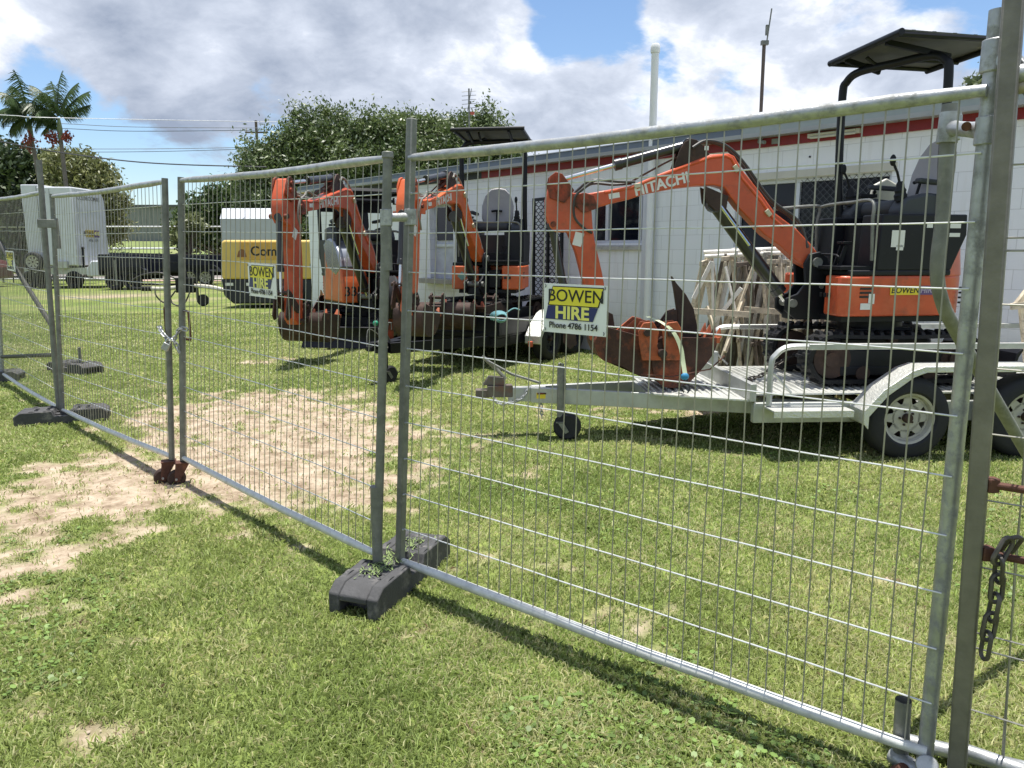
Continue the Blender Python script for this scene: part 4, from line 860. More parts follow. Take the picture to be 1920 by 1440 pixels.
        hc.prism(c + [(-.02, 1.0), (.36, .90)], -.508, -.152); hc.build('hood_cap', mat('silver_grey_hood', (.22, .24, .28), .25, .5, .08, 3, coat=.5), root, bevel=.03, seg=4)
        MB(HH).box((.12, -.35, 1.41), (.10, .14, .06)).build('marker_lamp', BLACKP, root, bevel=.012)
    # swing post and boom
    BB_ = Sc @ Rz(boom_rot); BP = BB_ @ Tr(.553, 0, .98) @ Ry(-phi) @ Tr(-.553, 0, -.98)
    yo = 0.0
    sw = MB(BB_); sp = [(.44, .50), (.70, .50), (.80, .58), (.80, .68), (.70, .72), (.64, .80), (.66, .97), (.62, 1.05), (.53, 1.07), (.46, 1.02), (.40, .86), (.36, .70)]
    for y in (-.115, .085): sw.prism(sp, y, y + .03)
    sw.cyl((.46, 0, .50), (.46, 0, .86), .085, n=20); sw.prism([(.44, .50), (.74, .50), (.74, .60), (.44, .60)], -.09, .09); sw.build('swing_post', BLACK, root, bevel=.008)
    MB(BB_).cyl((.553, -.14, .98), (.553, .14, .98), .04, n=16).cyl((.74, -.14, .64), (.74, .14, .64), .035, n=16).cyl((.5, .115, .78), (.5, .125, .78), .02, n=12).split('pivot_pin', GALVD, root)
    bm_ = MB(BP); bm_.prism(BOOM, -BW / 2, BW / 2); bo = bm_.build('boom', orange, root, bevel=.012, seg=3, ang=25)
    ed = MB(BP)
    for y in (-BW / 2 - .004, BW / 2 - .004):
        ed.tube([(x, y + .004, z) for x, z in [(2.35, 1.545), (2.13, 1.585), (1.91, 1.672), (1.70, 1.752), (1.49, 1.825), (1.36, 1.84), (1.31, 1.82), (1.21, 1.66), (1.04, 1.48), (.93, 1.34), (.84, 1.27)]], .013, 8)
    ed.build('boom_pipes', orange, root)
    br_ = MB(BP); bp = [(1.78, 1.74), (1.74, 1.88), (1.70, 1.95), (1.65, 1.975), (1.60, 1.965), (1.55, 1.92), (1.48, 1.84)]
    for y in (-BW / 2 + .005, BW / 2 - .025): br_.prism(bp, y, y + .02)
    cb_ = [(1.52, 1.60), (1.32, 1.52), (1.33, 1.42), (1.42, 1.40), (1.50, 1.47)]
    for y in (-BW / 2 - .004, BW / 2 - .016): br_.prism(cb_, y, y + .02)
    br_.split('boom_bracket', DRUST, root, bevel=.003); pc_ = MB(BP)
    for x, z, a_ in ((1.27, 1.74, -.9), (.98, 1.385, -.85), (2.08, 1.60, .15)):
        for s_ in (-1, 1): pc_.box((x, s_ * (BW / 2 + .012), z), (.06, .028, .035), Matrix.Rotation(a_, 3, 'Y'))
    pc_.split('pipe_clamp', mat('zinc_clamp', (.50, .46, .34), .5, .3), root, bevel=.003)
    tb = lambda x, z, y=0: BP @ Vector((x, y, z))
    AJ = BP @ Tr(2.512, 0, 1.47) @ Ry(-psi) @ Tr(-2.512, 0, -1.47); ta = lambda x, z, y=0: AJ @ Vector((x, y, z))
    am = MB(AJ); am.prism(ARM, -BW / 2 + .006, BW / 2 - .006)
    am.build('arm', orange if not twotone else ORANGE2 if orange is ORANGE2 else ORANGE, root, bevel=.010, seg=3, ang=25)
    pk = MB(AJ)
    for y in (-BW / 2 - .018, BW / 2 - .004):
        pk.prism([(2.60, 1.56), (2.66, 1.64), (2.70, 1.69), (2.755, 1.705), (2.80, 1.67), (2.82, 1.58), (2.80, 1.50), (2.68, 1.46)], y, y + .022)
        pk.prism([(2.40, 1.42), (2.44, 1.52), (2.52, 1.545), (2.60, 1.52), (2.60, 1.44), (2.52, 1.38)], y, y + .022)
    pk.split('arm_cheek', RUSTYOR if orange is ORANGE else orange, root, bevel=.003)
    pn = MB(AJ)
    for x, z in ((2.735, 1.64), (2.512, 1.47), (2.77, 1.29), (2.735, 1.57)): pn.cyl((x, -BW / 2 - .034, z), (x, BW / 2 + .034, z), .024, n=14)
    pn.split('arm_pin', RUSTYOR, root)
    hyd(root, tb(1.66, 1.93), ta(2.735, 1.64), .041 * S, .56)
    hyd(root, tb(1.41, 1.46), BB_ @ Vector((.74, 0, .64)), .056 * S, .90); MB().tube([tb(1.38, 1.44, .07), tb(1.12, 1.12, .07)], .012 * S, 8).build('feed_pipe', CHROME, root)
    hyd(root, ta(2.77, 1.28), ta(2.62, .52), .034 * S, .70)
    # linkage
    lk = MB(AJ)
    for y in (-.085, .065): lk.prism([(2.66, .54), (2.62, .58), (2.57, .56), (2.38, .44), (2.39, .37), (2.45, .38)], y, y + .02); lk.prism([(2.66, .56), (2.60, .56), (2.56, .30), (2.62, .26), (2.66, .30)], y + .022, y + .038)
    lk.cyl((2.62, -.10, .54), (2.62, .10, .54), .022).cyl((2.33, -.11, .30), (2.33, .11, .30), .024); lk.build('bucket_linkage', DRUST, root, bevel=.003)
    # hoses
    hs = MB()
    for y in (-.035, .035): hs.tube(catmull([tb(.62, 1.10, y * 2), tb(.70, 1.32, y), tb(.95, 1.50, y), tb(1.20, 1.80, y), tb(1.36, 1.93, y), tb(1.52, 1.96, y * 1.3), tb(1.64, 1.90, y * 2.4)], 5), .013 * S, 7)
    for y, lft in ((-.09, 0), (-.105, .03), (.09, .01)):
        hs.tube(catmull([tb(2.10, 1.63, y * .7), tb(2.25, 1.62 + lft, y), tb(2.42, 1.63 + lft, y * 1.2), ta(2.52, 1.57 + lft, y * 1.3), ta(2.60, 1.50, y * 1.3), ta(2.60, 1.36 - lft, y * 1.2), ta(2.52, 1.27 - lft, y * 1.1), ta(2.45, 1.22, y * .9)], 5), .011 * S, 7)
    hs.split('hydraulic_hose', HOSEG if (orange is ORANGE2 or hood) else HOSE, root)
    hp = MB()
    for y in (-.03, .03): hp.tube(catmull([tb(2.15, 1.62, y), tb(1.95, 1.73, y), tb(1.75, 1.83, y), tb(1.62, 1.86, y)], 4), .008 * S, 6)
    hp.split('steel_pipe', RUST, root)
    # lettering on both boom sides
    for s_ in (-1, 1):
        o = BP @ Vector((1.88, s_ * (BW / 2 + .0015), 1.612)); xd = BP.to_3x3() @ Vector((-s_ * -1 * 1.0, 0, 0)); upv = BP.to_3x3() @ Vector((0, 0, 1))
        xd = (BP.to_3x3() @ Vector((.93, 0, -.33 * 0 - .21))) * (1 if s_ > 0 else -1) if 0 else (BP.to_3x3() @ Vector((-.965, 0, .25))) * (1 if s_ > 0 else -1)
        text('HITACHI', .118 * S, basis(o, xd, upv), STICK, root, 'lettering', .001, 1.0, .0036)
    if num:
        o = HH @ Vector((.40, -.4915, .66)); text(num, .20 * S, basis(o, HH.to_3x3() @ Vector((1, 0, 0)), (0, 0, 1)), INK, root, 'lettering', .001, 1.0, .004)
        o = HH @ Vector((.603, -.33, .70)); text(num, .17 * S, basis(o, HH.to_3x3() @ Vector((0, 1, 0)), (0, 0, 1)), INK, root, 'lettering', .001, 1.0, .004)
    st = MB(BP)
    for s_ in (-1, 1): st.box((2.27, s_ * (BW / 2 + .001), 1.52), (.09, .003, .042), Matrix.Rotation(rad(10), 3, 'Y')).box((1.52, s_ * (BW / 2 + .001), 1.90), (.035, .003, .035))
    A2 = AJ @ BP.inverted()
    st.T = AJ; 
    for s_ in (-1, 1): st.box((2.56, s_ * (BW / 2 - .003), 1.17), (.075, .003, .11), Matrix.Rotation(rad(-14), 3, 'Y'))
    st.split('sticker', STICK, root)
    return root, HH, BP, AJ, BB_
# --- excavator on the silver trailer
h3 = rad(3)
R3, H3, BP3, AJ3, BB3 = excavator('orange mini excavator with black hoop canopy chained on the silver trailer, boom reaching left', (3.1, 6.48, .515), rad(183), rad(187), rad(183), 0, 0, 1.0, ORANGE, SEATG, 'two', 'rear', post_y=.43, skew=.19, cdx=-.17)
bucket(R3, AJ3, .40, 1.0, BUCK, 0, RUSTYOR, prof=[(1.90, .34), (1.87, .14), (1.93, .01), (2.06, .05), (2.20, .125), (2.34, .17), (2.40, .23), (2.43, .34), (2.34, .46)])
qh = MB(AJ3)
for y in (-.09, .075): qh.prism([(2.40, .34), (2.38, .42), (2.30, .44), (2.20, .40), (2.06, .52), (1.98, .50), (1.96, .42), (2.04, .34), (2.02, .26), (2.20, .24)], y, y + .018)
qh.cyl((2.0, -.1, .47), (2.0, .1, .47), .03).cyl((2.12, -.1, .30), (2.12, .1, .30), .03); qh.build('quick_hitch', WORNOR, R3, bevel=.004)
# decals on its side
def decal(root, HH, x, z, body, tw, th, back, ink, sz, name='decal', sy=-1, yy=.4935):
    MB(HH).box((x, sy * yy, z), (tw, .003, th)).build(name, back, root)
    if body: text(body, sz, basis(HH @ Vector((x, sy * (yy + .003), z)), HH.to_3x3() @ Vector((-1, 0, 0)), HH.to_3x3() @ Vector((.0, 0, 1))), ink, root, 'lettering', .0006, 1.0, .0012, .15)
H3n = H3 @ Matrix.Diagonal((1, -1, 1, 1))
def decal_near(root, HH, x, z, body, tw, th, back, ink, sz):
    y = .4945; MB(HH).box((x, y, z), (tw, .004, th)).build('decal', back, root)
    if body: text(body, sz, basis(HH @ Vector((x, y + .003, z)), HH.to_3x3() @ Vector((-1, 0, 0)), (0, 0, 1)), ink, root, 'lettering', .0006, .95, .001, .15)
decal_near(R3, H3, .03, .765, 'BOWEN', .25, .07, YELS, INK, .068); decal_near(R3, H3, -.165, .765, 'HIRE', .14, .07, PURS, mat('pale_lilac', (.45, .38, .5), .5), .066)
decal_near(R3, H3, .35, .64, '', .10, .05, STICK, INK, .03); decal_near(R3, H3, .31, .70, '', .05, .08, STICK, INK, .03)
for x, z, a, b in ((.12, 1.17, .11, .13), (-.14, 1.27, .05, .03), (-.36, 1.27, .09, .035), (.10, 1.10, .06, .04), (-.36, 1.20, .09, .03)): MB(H3).box((x, .481, z), (a, .004, b)).build('label_plate', STICK, R3)
# --- middle excavator
R2, H2, BP2, AJ2, BB2 = excavator('orange mini excavator with high flat canopy and grey seat on the black trailer', (-.28, 11.2, .47), rad(240), rad(262), rad(251), rad(3), rad(16), 1.03, ORANGE2, SEATG, 'two', 'front', post_y=.45)
bucket(R2, AJ2 @ Tr(2.16, 0, .12) @ Ry(rad(4)) @ Matrix.Diagonal((-1, 1, 1, 1)), .35, .8, DRUST, 3, WORNOR)
MB(H2).box((.575, -.34, .74), (.004, .09, .09), Matrix.Rotation(rad(45), 3, 'X')).build('warning_diamond', TEAL, R2)
# --- left excavator
R1_, H1, BP1, AJ1, BB1 = excavator('largest orange excavator with low black canopy and silver rounded hood, standing on the lawn', (-2.18, 13.45, 0), rad(262), rad(300), rad(256), rad(6), rad(8), 1.3, ORANGE, SEATD, 'frame', 'front', hood=True, num='33U')
bucket(R1_, AJ1 @ Tr(2.02, 0, .16) @ Ry(rad(10)) @ Matrix.Diagonal((-1, 1, 1, 1)), .5, .74, DRUST, 4, WORNOR)
# ------------------------------------------------------------------ silver plant trailer under the right-hand excavator
def mudguard(root, T, R=.36, w=.24, m=PLATE, flat=True, sp=.80, name='mudguard'):
    """tandem guard: level top with sloped ends, centre at axle midpoint"""
    P = [(-sp / 2 - R - .12, .30), (-sp / 2 - R - .12, .40), (-sp / 2 - R + .02, .56), (-sp / 2 - R + .22, .70), (-sp / 2 - R + .32, .735), (sp / 2 + R - .32, .735), (sp / 2 + R - .22, .70), (sp / 2 + R - .02, .56), (sp / 2 + R + .12, .40), (sp / 2 + R + .12, .30)]
    I = [(x * .985, z - .012) for x, z in P]; mb = MB(T); mb.prism(P + I[::-1], -w / 2, w / 2)
    J = [(x * .955, z - .045) for x, z in P]; mb.prism(P + J[::-1], w / 2 - .004, w / 2 + .004)
    return mb.build(name, m, root, bevel=.003)
def jockey(root, T, h=.62, wr=.10, m=GALVD):
    mb = MB(T); mb.cyl((0, 0, .20), (0, 0, h), .032, n=16); mb.cyl((0, 0, h), (0, 0, h + .035), .026, n=14); mb.build('jockey_leg', m, root)
    MB(T).cyl((0, 0, .12), (0, 0, .24), .025, n=14).build('inner_leg', GALV, root)
    MB(T).tube([(0, 0, h + .02), (0, -.06, h + .05), (0, -.13, h + .05), (0, -.13, h - .03)], .007, 7).build('crank_handle', GALVD, root)
    fk = MB(T); fk.prism([(-.02, .16), (.03, .16), (.08, .08), (.05, .06)], -.045, -.039); fk.prism([(-.02, .16), (.03, .16), (.08, .08), (.05, .06)], .039, .045); fk.box((.0, 0, .155), (.06, .09, .012)); fk.build('wheel_fork', GALVD, root)
    MB(T).lathe([(0, -.03), (.05, -.03), (wr - .02, -.035), (wr, -.02), (wr, .02), (wr - .02, .035), (.05, .03), (0, .03)], (.06, 0, wr), (0, 1, 0), 24).build('jockey_wheel', TYRE, root)
    MB(T).box((0, .05, .46), (.07, .05, .12)).build('jockey_clamp', m, root, bevel=.003)
TRC = (3.52, 6.54, 0)
ST = thing('plant_trailer', 'silver galvanised tandem trailer carrying the right-hand excavator, jockey wheel on the grass', 'trailer', TRC, rad(183), 'plant trailers')
dk = .50; hw = .74; fx0 = 1.66
cp_ = Vector((3.68, 0, 0))
m = MB()
for s_ in (-1, 1): m.bar((fx0 - .9, s_ * (hw - .05), dk - .16), (cp_.x - .32, s_ * .045, dk - .13), .05, .13)
m.bar((cp_.x - .45, 0, dk - .13), (cp_.x - .12, 0, dk - .13), .10, .12); m.bar((fx0 + .72, -.30, dk - .12), (fx0 + .72, .30, dk - .12), .05, .09); m.build('drawbar', SILV, ST, bevel=.004)
m = MB()
for s_ in (-1, 1): m.box((-.28, s_ * (hw - .03), dk - .16), (3.9, .06, .16))
for k in range(7): m.box((fx0 - .1 - k * .6, 0, dk - .12), (.05, 1.4, .09))
m.build('chassis', SILV, ST, bevel=.004)
m = MB(); m.box((-.28, 0, dk - .02), (3.86, 1.40, .012))
for k in range(64): m.box((fx0 - .02 - k * .06, 0, dk - .004), (.026, 1.40, .020), None, .6)
m.build('ribbed_deck', PLATE, ST)
m = MB(); m.box((fx0 + .02, 0, dk + .0), (.05, 1.48, .14)); m.box((fx0 + .0, -.5, dk + .13), (.04, .5, .12)); m.build('front_beam', SILV, ST, bevel=.003)
m = MB(); P = [(fx0 + .04, -.70), (fx0 + .04, .70), (fx0 + .50, .52), (fx0 + .72, .40), (fx0 + .72, -.40), (fx0 + .50, -.52)]; plan(m, P, dk - .075, dk - .062)
for k in range(11): m.box((fx0 + .08 + k * .06, 0, dk - .055), (.026, 1.30 - .055 * k, .016), None, .6)
m.build('front_platform', PLATE, ST)
m = MB(); m.box((cp_.x - .05, 0, dk - .10), (.22, .11, .10)); m.box((cp_.x + .10, 0, dk - .12), (.12, .09, .07)); m.prism([(cp_.x - .1, dk - .05), (cp_.x + .10, dk - .05), (cp_.x + .05, dk + .03), (cp_.x - .08, dk + .02)], -.03, .03); m.build('coupling', mat('grimy_grey_steel', (.16, .14, .12), .6, .4, .2, 12, (.20, .09, .05), .45, 9), ST, bevel=.006)
MB().tube([(cp_.x - .10, 0, dk), (cp_.x - .02, 0, dk + .09), (cp_.x + .10, 0, dk + .20)], .016, 8).tube([(cp_.x - .40, .04, dk - .03), (cp_.x - .15, .04, dk + .05), (cp_.x + .05, .03, dk + .16)], .012, 7).build('brake_lever', GALVD, ST)
m = MB(); chain(m, [Vector((cp_.x - .30, .07, dk - .06)), Vector((cp_.x - .22, .09, dk - .16)), Vector((cp_.x - .05, .08, dk - .20)), Vector((cp_.x + .02, .06, dk - .12))], .03, .0045, .011); chain(m, [Vector((cp_.x - .40, .07, dk - .18)), Vector((cp_.x - .41, .08, dk - .34))], .03, .0045, .011); m.build('safety_chain', GALV, ST)
jockey(ST, Tr(cp_.x - .56, .16, 0) @ Rz(rad(165)), .62, .118)
MB().box((cp_.x - .44, .098, dk - .13), (.16, .004, .05)).build('maker_plate', YELS, ST); MB().box((cp_.x - .44, .0985, dk - .112), (.15, .0055, .014)).build('maker_plate_stripe', RUSTYOR, ST)
for s_ in (-1, 1):
    mudguard(ST, Tr(.03, s_ * .865, 0) @ Matrix.Diagonal((1, s_, 1, 1)), .36, .23)
    m = MB(); y = s_ * (hw + .02); zt = dk + .36
    m.tube(catmull([(fx0 - .10, y, dk - .1), (fx0 - .10, y, dk + .22), (fx0 - .13, y, zt - .06), (fx0 - .22, y, zt), (fx0 - .40, y, zt + .005)], 6), .026, 4); m.bar((fx0 - .38, y, zt + .004), (-2.1, y, zt), .05, .045); m.build('side_rail', SILV, ST, bevel=.004)
    MB().box((fx0 - .38, s_ * (hw + .10), dk - .11), (.62, .20, .012)).box((fx0 - .38, s_ * (hw + .20), dk - .13), (.62, .008, .05)).build('step_plate', PLATE, ST)
    MB().tube([(fx0 - .12, y, dk + .16), (fx0 - .28, y - s_ * .02, dk + .0)], .010, 6).build('rail_strut', SILV, ST)
    for x in (.53, -.42): wheel(ST, (x, s_ * .86, .325), s_, .325, .20, RIM, .195)
MB().cyl((.53, -.75, .325), (.53, .75, .325), .03).cyl((-.42, -.75, .325), (-.42, .75, .325), .03).split('axle', DRUST, ST)
m = MB()
for s_ in (-1, 1):
    y = s_ * .50; m.bar((-2.25, y - .18, .5), (-1.75, y - .18, 1.15), .04, .05); m.bar((-2.25, y + .18, .5), (-1.75, y + .18, 1.15), .04, .05)
    for k in range(6): t = k / 5; m.bar((-2.25 + .5 * t, y - .18, .5 + .65 * t), (-2.25 + .5 * t, y + .18, .5 + .65 * t), .04, .03)
    m.bar((-2.0, y, .52), (-1.62, y, .98), .03, .05)
m.build('loading_ramps', SILV, ST)
m = MB(); chain(m, [Vector((1.95, 6.15, .53)), Vector((2.1, 6.2, .56)), Vector((2.3, 6.3, .66)), Vector((2.5, 6.45, .72))], .045, .006, .015); chain(m, [Vector((1.92, 6.17, .52)), Vector((1.95, 6.10, .51)), Vector((2.0, 6.16, .52)), Vector((1.93, 6.22, .51)), Vector((1.98, 6.12, .53))], .045, .006, .015)
o = m.build('chain', mat('dark_chain2', (.05, .045, .04), .5, .5, .3, 20)); tag(o, 'dark tie-down chain from the silver trailer deck to the excavator tracks', 'chain')
# spare attachments lashed to the drawbar
hb = rad(183)
AT = thing('spare_bucket', 'rusty spare digging bucket lashed to the front of the silver trailer', 'bucket', (1.36, 6.38, .46), hb)
bucket(AT, Matrix.Identity(4), .46, 1.0, BUCK, 4, WORNOR, prof=[(-.34, .42), (-.31, .30), (-.23, .18), (-.12, .055), (-.04, .01), (.10, .01), (.19, .12), (.21, .30), (.12, .43)])
MB().tube([(.30, .245, .12), (.05, .26, .10), (-.28, .245, .16), (-.40, .24, .27)], .006, 6).build('wire_tie', RUST, AT)
RT = thing('ripper_tooth', 'tall curved dark ripper tooth standing upright in the spare bucket', 'ripper', (1.52, 6.45, .66), hb)
m = MB(); m.prism([(.16, .72), (.12, .66), (.03, .56), (-.04, .44), (-.075, .30), (-.09, .15), (-.08, .02), (.10, .0), (.11, .14), (.10, .30), (.105, .44), (.13, .58)], -.03, .03); m.build('shank', DRUST, RT, bevel=.006)
m = MB(); m.prism([(.10, .0), (.16, -.05), (.28, .02), (.26, .30), (.18, .42), (.11, .44), (.10, .2)], -.05, -.035); m.prism([(.10, .0), (.16, -.05), (.28, .02), (.26, .30), (.18, .42), (.11, .44), (.10, .2)], .035, .05); m.build('mounting_cheeks', DRUST, RT, bevel=.004)
QH = thing('quick_coupler', 'orange quick coupler plates lying on top of the spare bucket', 'coupler', (1.86, 6.30, .78), hb)
for x in (.0, .20):
    for y in (-.06, .07): MB().prism([(x - .10, -.16), (x + .06, -.16), (x + .09, -.02), (x + .10, .08), (x + .06, .15), (x - .02, .16), (x - .07, .08), (x - .06, -.04)], y, y + .022).build('plate', WORNOR, QH, bevel=.004)
MB().cyl((.03, -.12, .07), (.03, .12, .07), .03).cyl((.23, -.12, .07), (.23, .12, .07), .03).cyl((.10, -.14, -.10), (.10, .14, -.10), .035).build('pins', DRUST, QH)
QH.location = (1.33, 6.20, .86); QH.rotation_euler = (0, 0, rad(183)); MX[QH] = Matrix.Translation(QH.location) @ Matrix.Rotation(rad(183), 4, 'Z')
m = MB(); sp_ = catmull([D(1215, 594, 6.42), D(1240, 604, 6.15), D(1262, 622, 6.08), D(1276, 650, 6.05), D(1281, 680, 6.02), D(1285, 704, 5.98)], 5)
vs = []; 
for p in sp_: vs += [p + Vector((-.018, 0, .0)), p + Vector((.018, 0, 0)), p + Vector((.018, .004, 0)), p + Vector((-.018, .004, 0))]
n = len(sp_); m.add(vs, [(4 * i + a, 4 * i + (a + 1) % 4, 4 * i + 4 + (a + 1) % 4, 4 * i + 4 + a) for i in range(n - 1) for a in range(4)]); o = m.build('tie_strap', STRAP)
tag(o, 'lime green ratchet strap over the spare bucket on the silver trailer', 'strap')
RB = thing('strap_hook', 'blue webbing and black hooks where the lime strap meets the trailer', 'strap hook', tuple(D(1285, 708, 5.95)))
MB().sphere(D(1284, 706, 5.95), (.035, .02, .03), 8, 6).build('webbing', BLUEP, RB, True); m = MB()
m.tube(catmull([D(1284, 712, 5.95), D(1278, 725, 5.92), D(1282, 736, 5.92)], 4), .006, 6); m.tube(catmull([D(1288, 712, 5.95), D(1293, 728, 5.92), D(1289, 737, 5.92)], 4), .006, 6); m.build('hooks', INK, RB, True)
# ------------------------------------------------------------------ black trailer under the middle excavator
hb = rad(240); cB = Vector((-1.62, 8.92, 0)); fwd = Vector((math.cos(hb), math.sin(hb), 0)); Lc = 3.15; cen = cB - fwd * Lc
BT = thing('plant_trailer', 'black tandem trailer carrying the middle excavator, coupling towards the gate', 'trailer', tuple(cen), hb, 'plant trailers')
m = MB()
for s_ in (-1, 1): m.bar((1.2, s_ * .70, .38), (Lc - .15, s_ * .06, .42), .06, .13)
m.bar((Lc - .45, 0, .43), (Lc - .02, 0, .43), .12, .13); m.build('drawbar', BLACK, BT, bevel=.004)
m = MB(); m.box((-.05, 0, .36), (3.2, 1.42, .12)); m.box((-.05, 0, .44), (3.2, 1.44, .03))
for s_ in (-1, 1): m.box((.0, s_ * .73, .56), (3.1, .04, .20))
m.box((1.55, 0, .60), (.05, 1.46, .30)); m.build('tray', BLACK, BT, bevel=.005)
for s_ in (-1, 1):
    mudguard(BT, Tr(0, s_ * .88, 0) @ Matrix.Diagonal((1, s_, 1, 1)), .34, .24, BLACK if s_ < 0 else PLATE)
    for x in (.40, -.40): wheel(BT, (x, s_ * .87, .32), s_, .32, .2, NAVY, .19)
m = MB(); m.tube([(1.50, -.72, .78), (.3, -.72, .80), (-.9, -.72, .70)], .02, 8); m.bar((1.5, -.6, .74), (-.2, -.6, .78), .05, .06); m.build('side_bar', BLACK, BT)
MB().box((Lc + .02, 0, .47), (.20, .10, .09)).box((Lc + .12, 0, .44), (.08, .08, .06)).build('coupling', BLACKP, BT, bevel=.008)
MB().tube([(Lc - .05, 0, .52), (Lc - .02, .02, .66), (Lc - .10, .02, .82)], .014, 7).tube([(Lc - .2, .03, .50), (Lc - .12, .04, .60), (Lc - .16, .04, .72)], .014, 7).build('brake_lever', GALVD, BT)
jockey(BT, Tr(Lc - .02, .10, 0) @ Rz(rad(170)), .70, .11, BLACKP)
m = MB(); m.tube(catmull([(Lc - .05, .05, .60), (Lc + .10, .10, .52), (Lc + .05, .12, .40), (Lc - .1, .08, .44)], 6), .006, 6); m.tube(catmull([(Lc - .1, -.05, .58), (Lc + .06, -.08, .66), (Lc + .12, -.06, .45)], 6), .006, 6); m.build('breakaway_cable', GALVD, BT)
MB().box((Lc - .32, .063, .43), (.10, .006, .05)).build('sticker', mat('reddish_label', (.45, .16, .12), .5), BT); MB().sphere((Lc - .1, -.1, .72), .035, 10, 8).build('green_cap', mat('green_plastic', (.02, .25, .15), .4), BT)
MB().box((.95, .90, .30), (.06, .05, .08)).build('side_marker', mat('red_plastic', (.55, .10, .05), .4), BT, bevel=.008)
HC = thing('hose_coil', 'light blue hose coiled on the black trailer side', 'hose', tuple(D(935, 592, 9.95)))
m = MB(); c0 = D(935, 594, 9.95)
for k in range(5): r = .10 - .010 * k; m.tube([c0 + Vector((math.cos(a) * r * 1.15 + .01 * k, -.02 * k + .02 * math.sin(a * 2), math.sin(a) * r * .75)) for a in [2 * math.pi * i / 20 for i in range(20)]], .009, 7, closed=True)
m.tube(catmull([c0 + Vector((.1, 0, .05)), c0 + Vector((.2, .02, .11)), c0 + Vector((.28, .03, .09))], 5), .009, 7); m.build('coils', mat('cyan_hose', (.20, .42, .46), .45), HC, True)
# attachments on its nose
SB = thing('spare_bucket', 'wide dark spare bucket with orange teeth on the nose of the black trailer', 'bucket', tuple(cen + fwd * 2.15 + Vector((.12, .1, .50))), rad(262))
bucket(SB, Tr(0, .05, .10) @ Ry(rad(-4)) @ Matrix.Diagonal((-1, 1, 1, 1)), .86, .84, DRUST, 5, RUSTYOR)
MB().box((.235, .0, .26), (.006, .10, .14)).build('label_plate', STICK, SB)
SB = thing('spare_bucket', 'narrow dark spare bucket beside the wide one on the black trailer', 'bucket', tuple(cen + fwd * 1.62 + Vector((.48, .1, .48))), rad(240))
bucket(SB, Tr(0, 0, .10), .34, .8, DRUST, 3, RUSTYOR)
# bits by the left excavator
BB = thing('spare_bucket', 'wide dark mud bucket lying on the grass in front of the left excavator', 'bucket', tuple(G(640, 632)), rad(262))
bucket(BB, Tr(-.25, .0, .18) @ Ry(rad(34)) @ Matrix.Diagonal((-1, 1, 1, 1)), 1.05, 1.2, DRUST, 6, mat('bare_worn_steel', (.42, .24, .15), .5, .4, .25, 9, (.30, .12, .05), .3, 8))
MB().tube([(.22, -.3, .25), (.24, .1, .24), (.22, .4, .22)], .012, 7).build('wear_strip', GALV, BB)
BS = thing('tyre_stand', 'loose striped tyre standing upright between the two left excavators', 'tyre', tuple(D(728, 548, 12.4)), rad(20))
BS.location.z = 0; MX[BS] = Matrix.Translation((BS.location.x, 12.4, 0)) @ Matrix.Rotation(rad(20), 4, 'Z'); BS.location.y = 12.4
m = MB(); R = .36
m.lathe([(.20, -.12), (.24, -.14), (R - .03, -.14), (R, -.11)] + [(R - (.014 if i % 2 else 0), -.10 + i * .02) for i in range(11)] + [(R, .11), (R - .03, .14), (.24, .14), (.20, .12)], (0, 0, .82), (1, 0, 0), 40); m.build('tyre', TYRE, BS)
m = MB(); m.cyl((-.1, 0, .82), (.1, 0, .82), .20, n=24); m.box((0, 0, .30), (.12, .12, .60)); m.box((0, 0, .03), (.5, .5, .06)); m.build('stand', RUSTYOR, BS, bevel=.01)
# ------------------------------------------------------------------ A-frame trestles against the wall
random.seed(21); BARKG = mat('brown_weathered_wood', (.17, .14, .115), .85, 0, .3, 9, (.35, .30, .26), .35, 12)
def trestle(i, c, ang, H=1.05, W=1.25, lean=0.0, m=WOODL, first=False):
    nm = ('pale timber', 'brown weathered', 'whitewashed', 'grey weathered')[i % 4]
    pos = ('leftmost', 'second from the left', 'third from the left', 'fourth from the left', 'fifth from the left', 'sixth from the left', 'seventh from the left', 'eighth from the left', 'ninth from the left', 'tenth from the left', 'eleventh from the left', 'twelfth from the left', 'thirteenth from the left', 'rightmost')[i]
    r = thing('folding_trestle', '%s barricade trestle, %s in the row stacked against the wall' % (nm, pos), 'trestle', c, ang, 'trestles stacked by the wall'); r.rotation_euler[1] = lean
    sp_ = .17 + .13 * random.random()
    for s_ in (-1, -.6, -.15, .3, .65, 1):
        for t in (-1, 1):
            MB().bar((s_ * W * .36 + random.uniform(-.09, .09), t * sp_, 0), (s_ * W * .36 * random.uniform(.7, 1.0), t * .02, H * random.uniform(.95, 1.04)), .018, .038).build('leg', m, r, bevel=.002)
    for t in (-1, 1): MB().bar((-W / 2 * .8, t * sp_ * .62, H * .42), (W / 2 * .8, t * sp_ * .62, H * .42), .018, .04).build('cross_rail', m, r, bevel=.003)
    MB().bar((-W / 2, 0, H), (W / 2, 0, H), .03, .05).build('top_rail', m, r, bevel=.003)
    return r
w0 = D(1330, 640, 8.6); w0.z = 0; w1 = D(1560, 640, 7.95); w1.z = 0
for i in range(14):
    t = i / 13; c = lerp(w0, w1, t) + Vector((random.uniform(-.08, .08), random.uniform(-.1, .1), .0))
    trestle(i, tuple(c + Vector((0, 0, .0))), rad(62) + random.uniform(-.35, .35), 1.48 + random.uniform(-.12, .1) - .0 * t, .9, random.uniform(-.06, .06), (WOODL, BARKG, TIMW, WOODG)[i % 4])
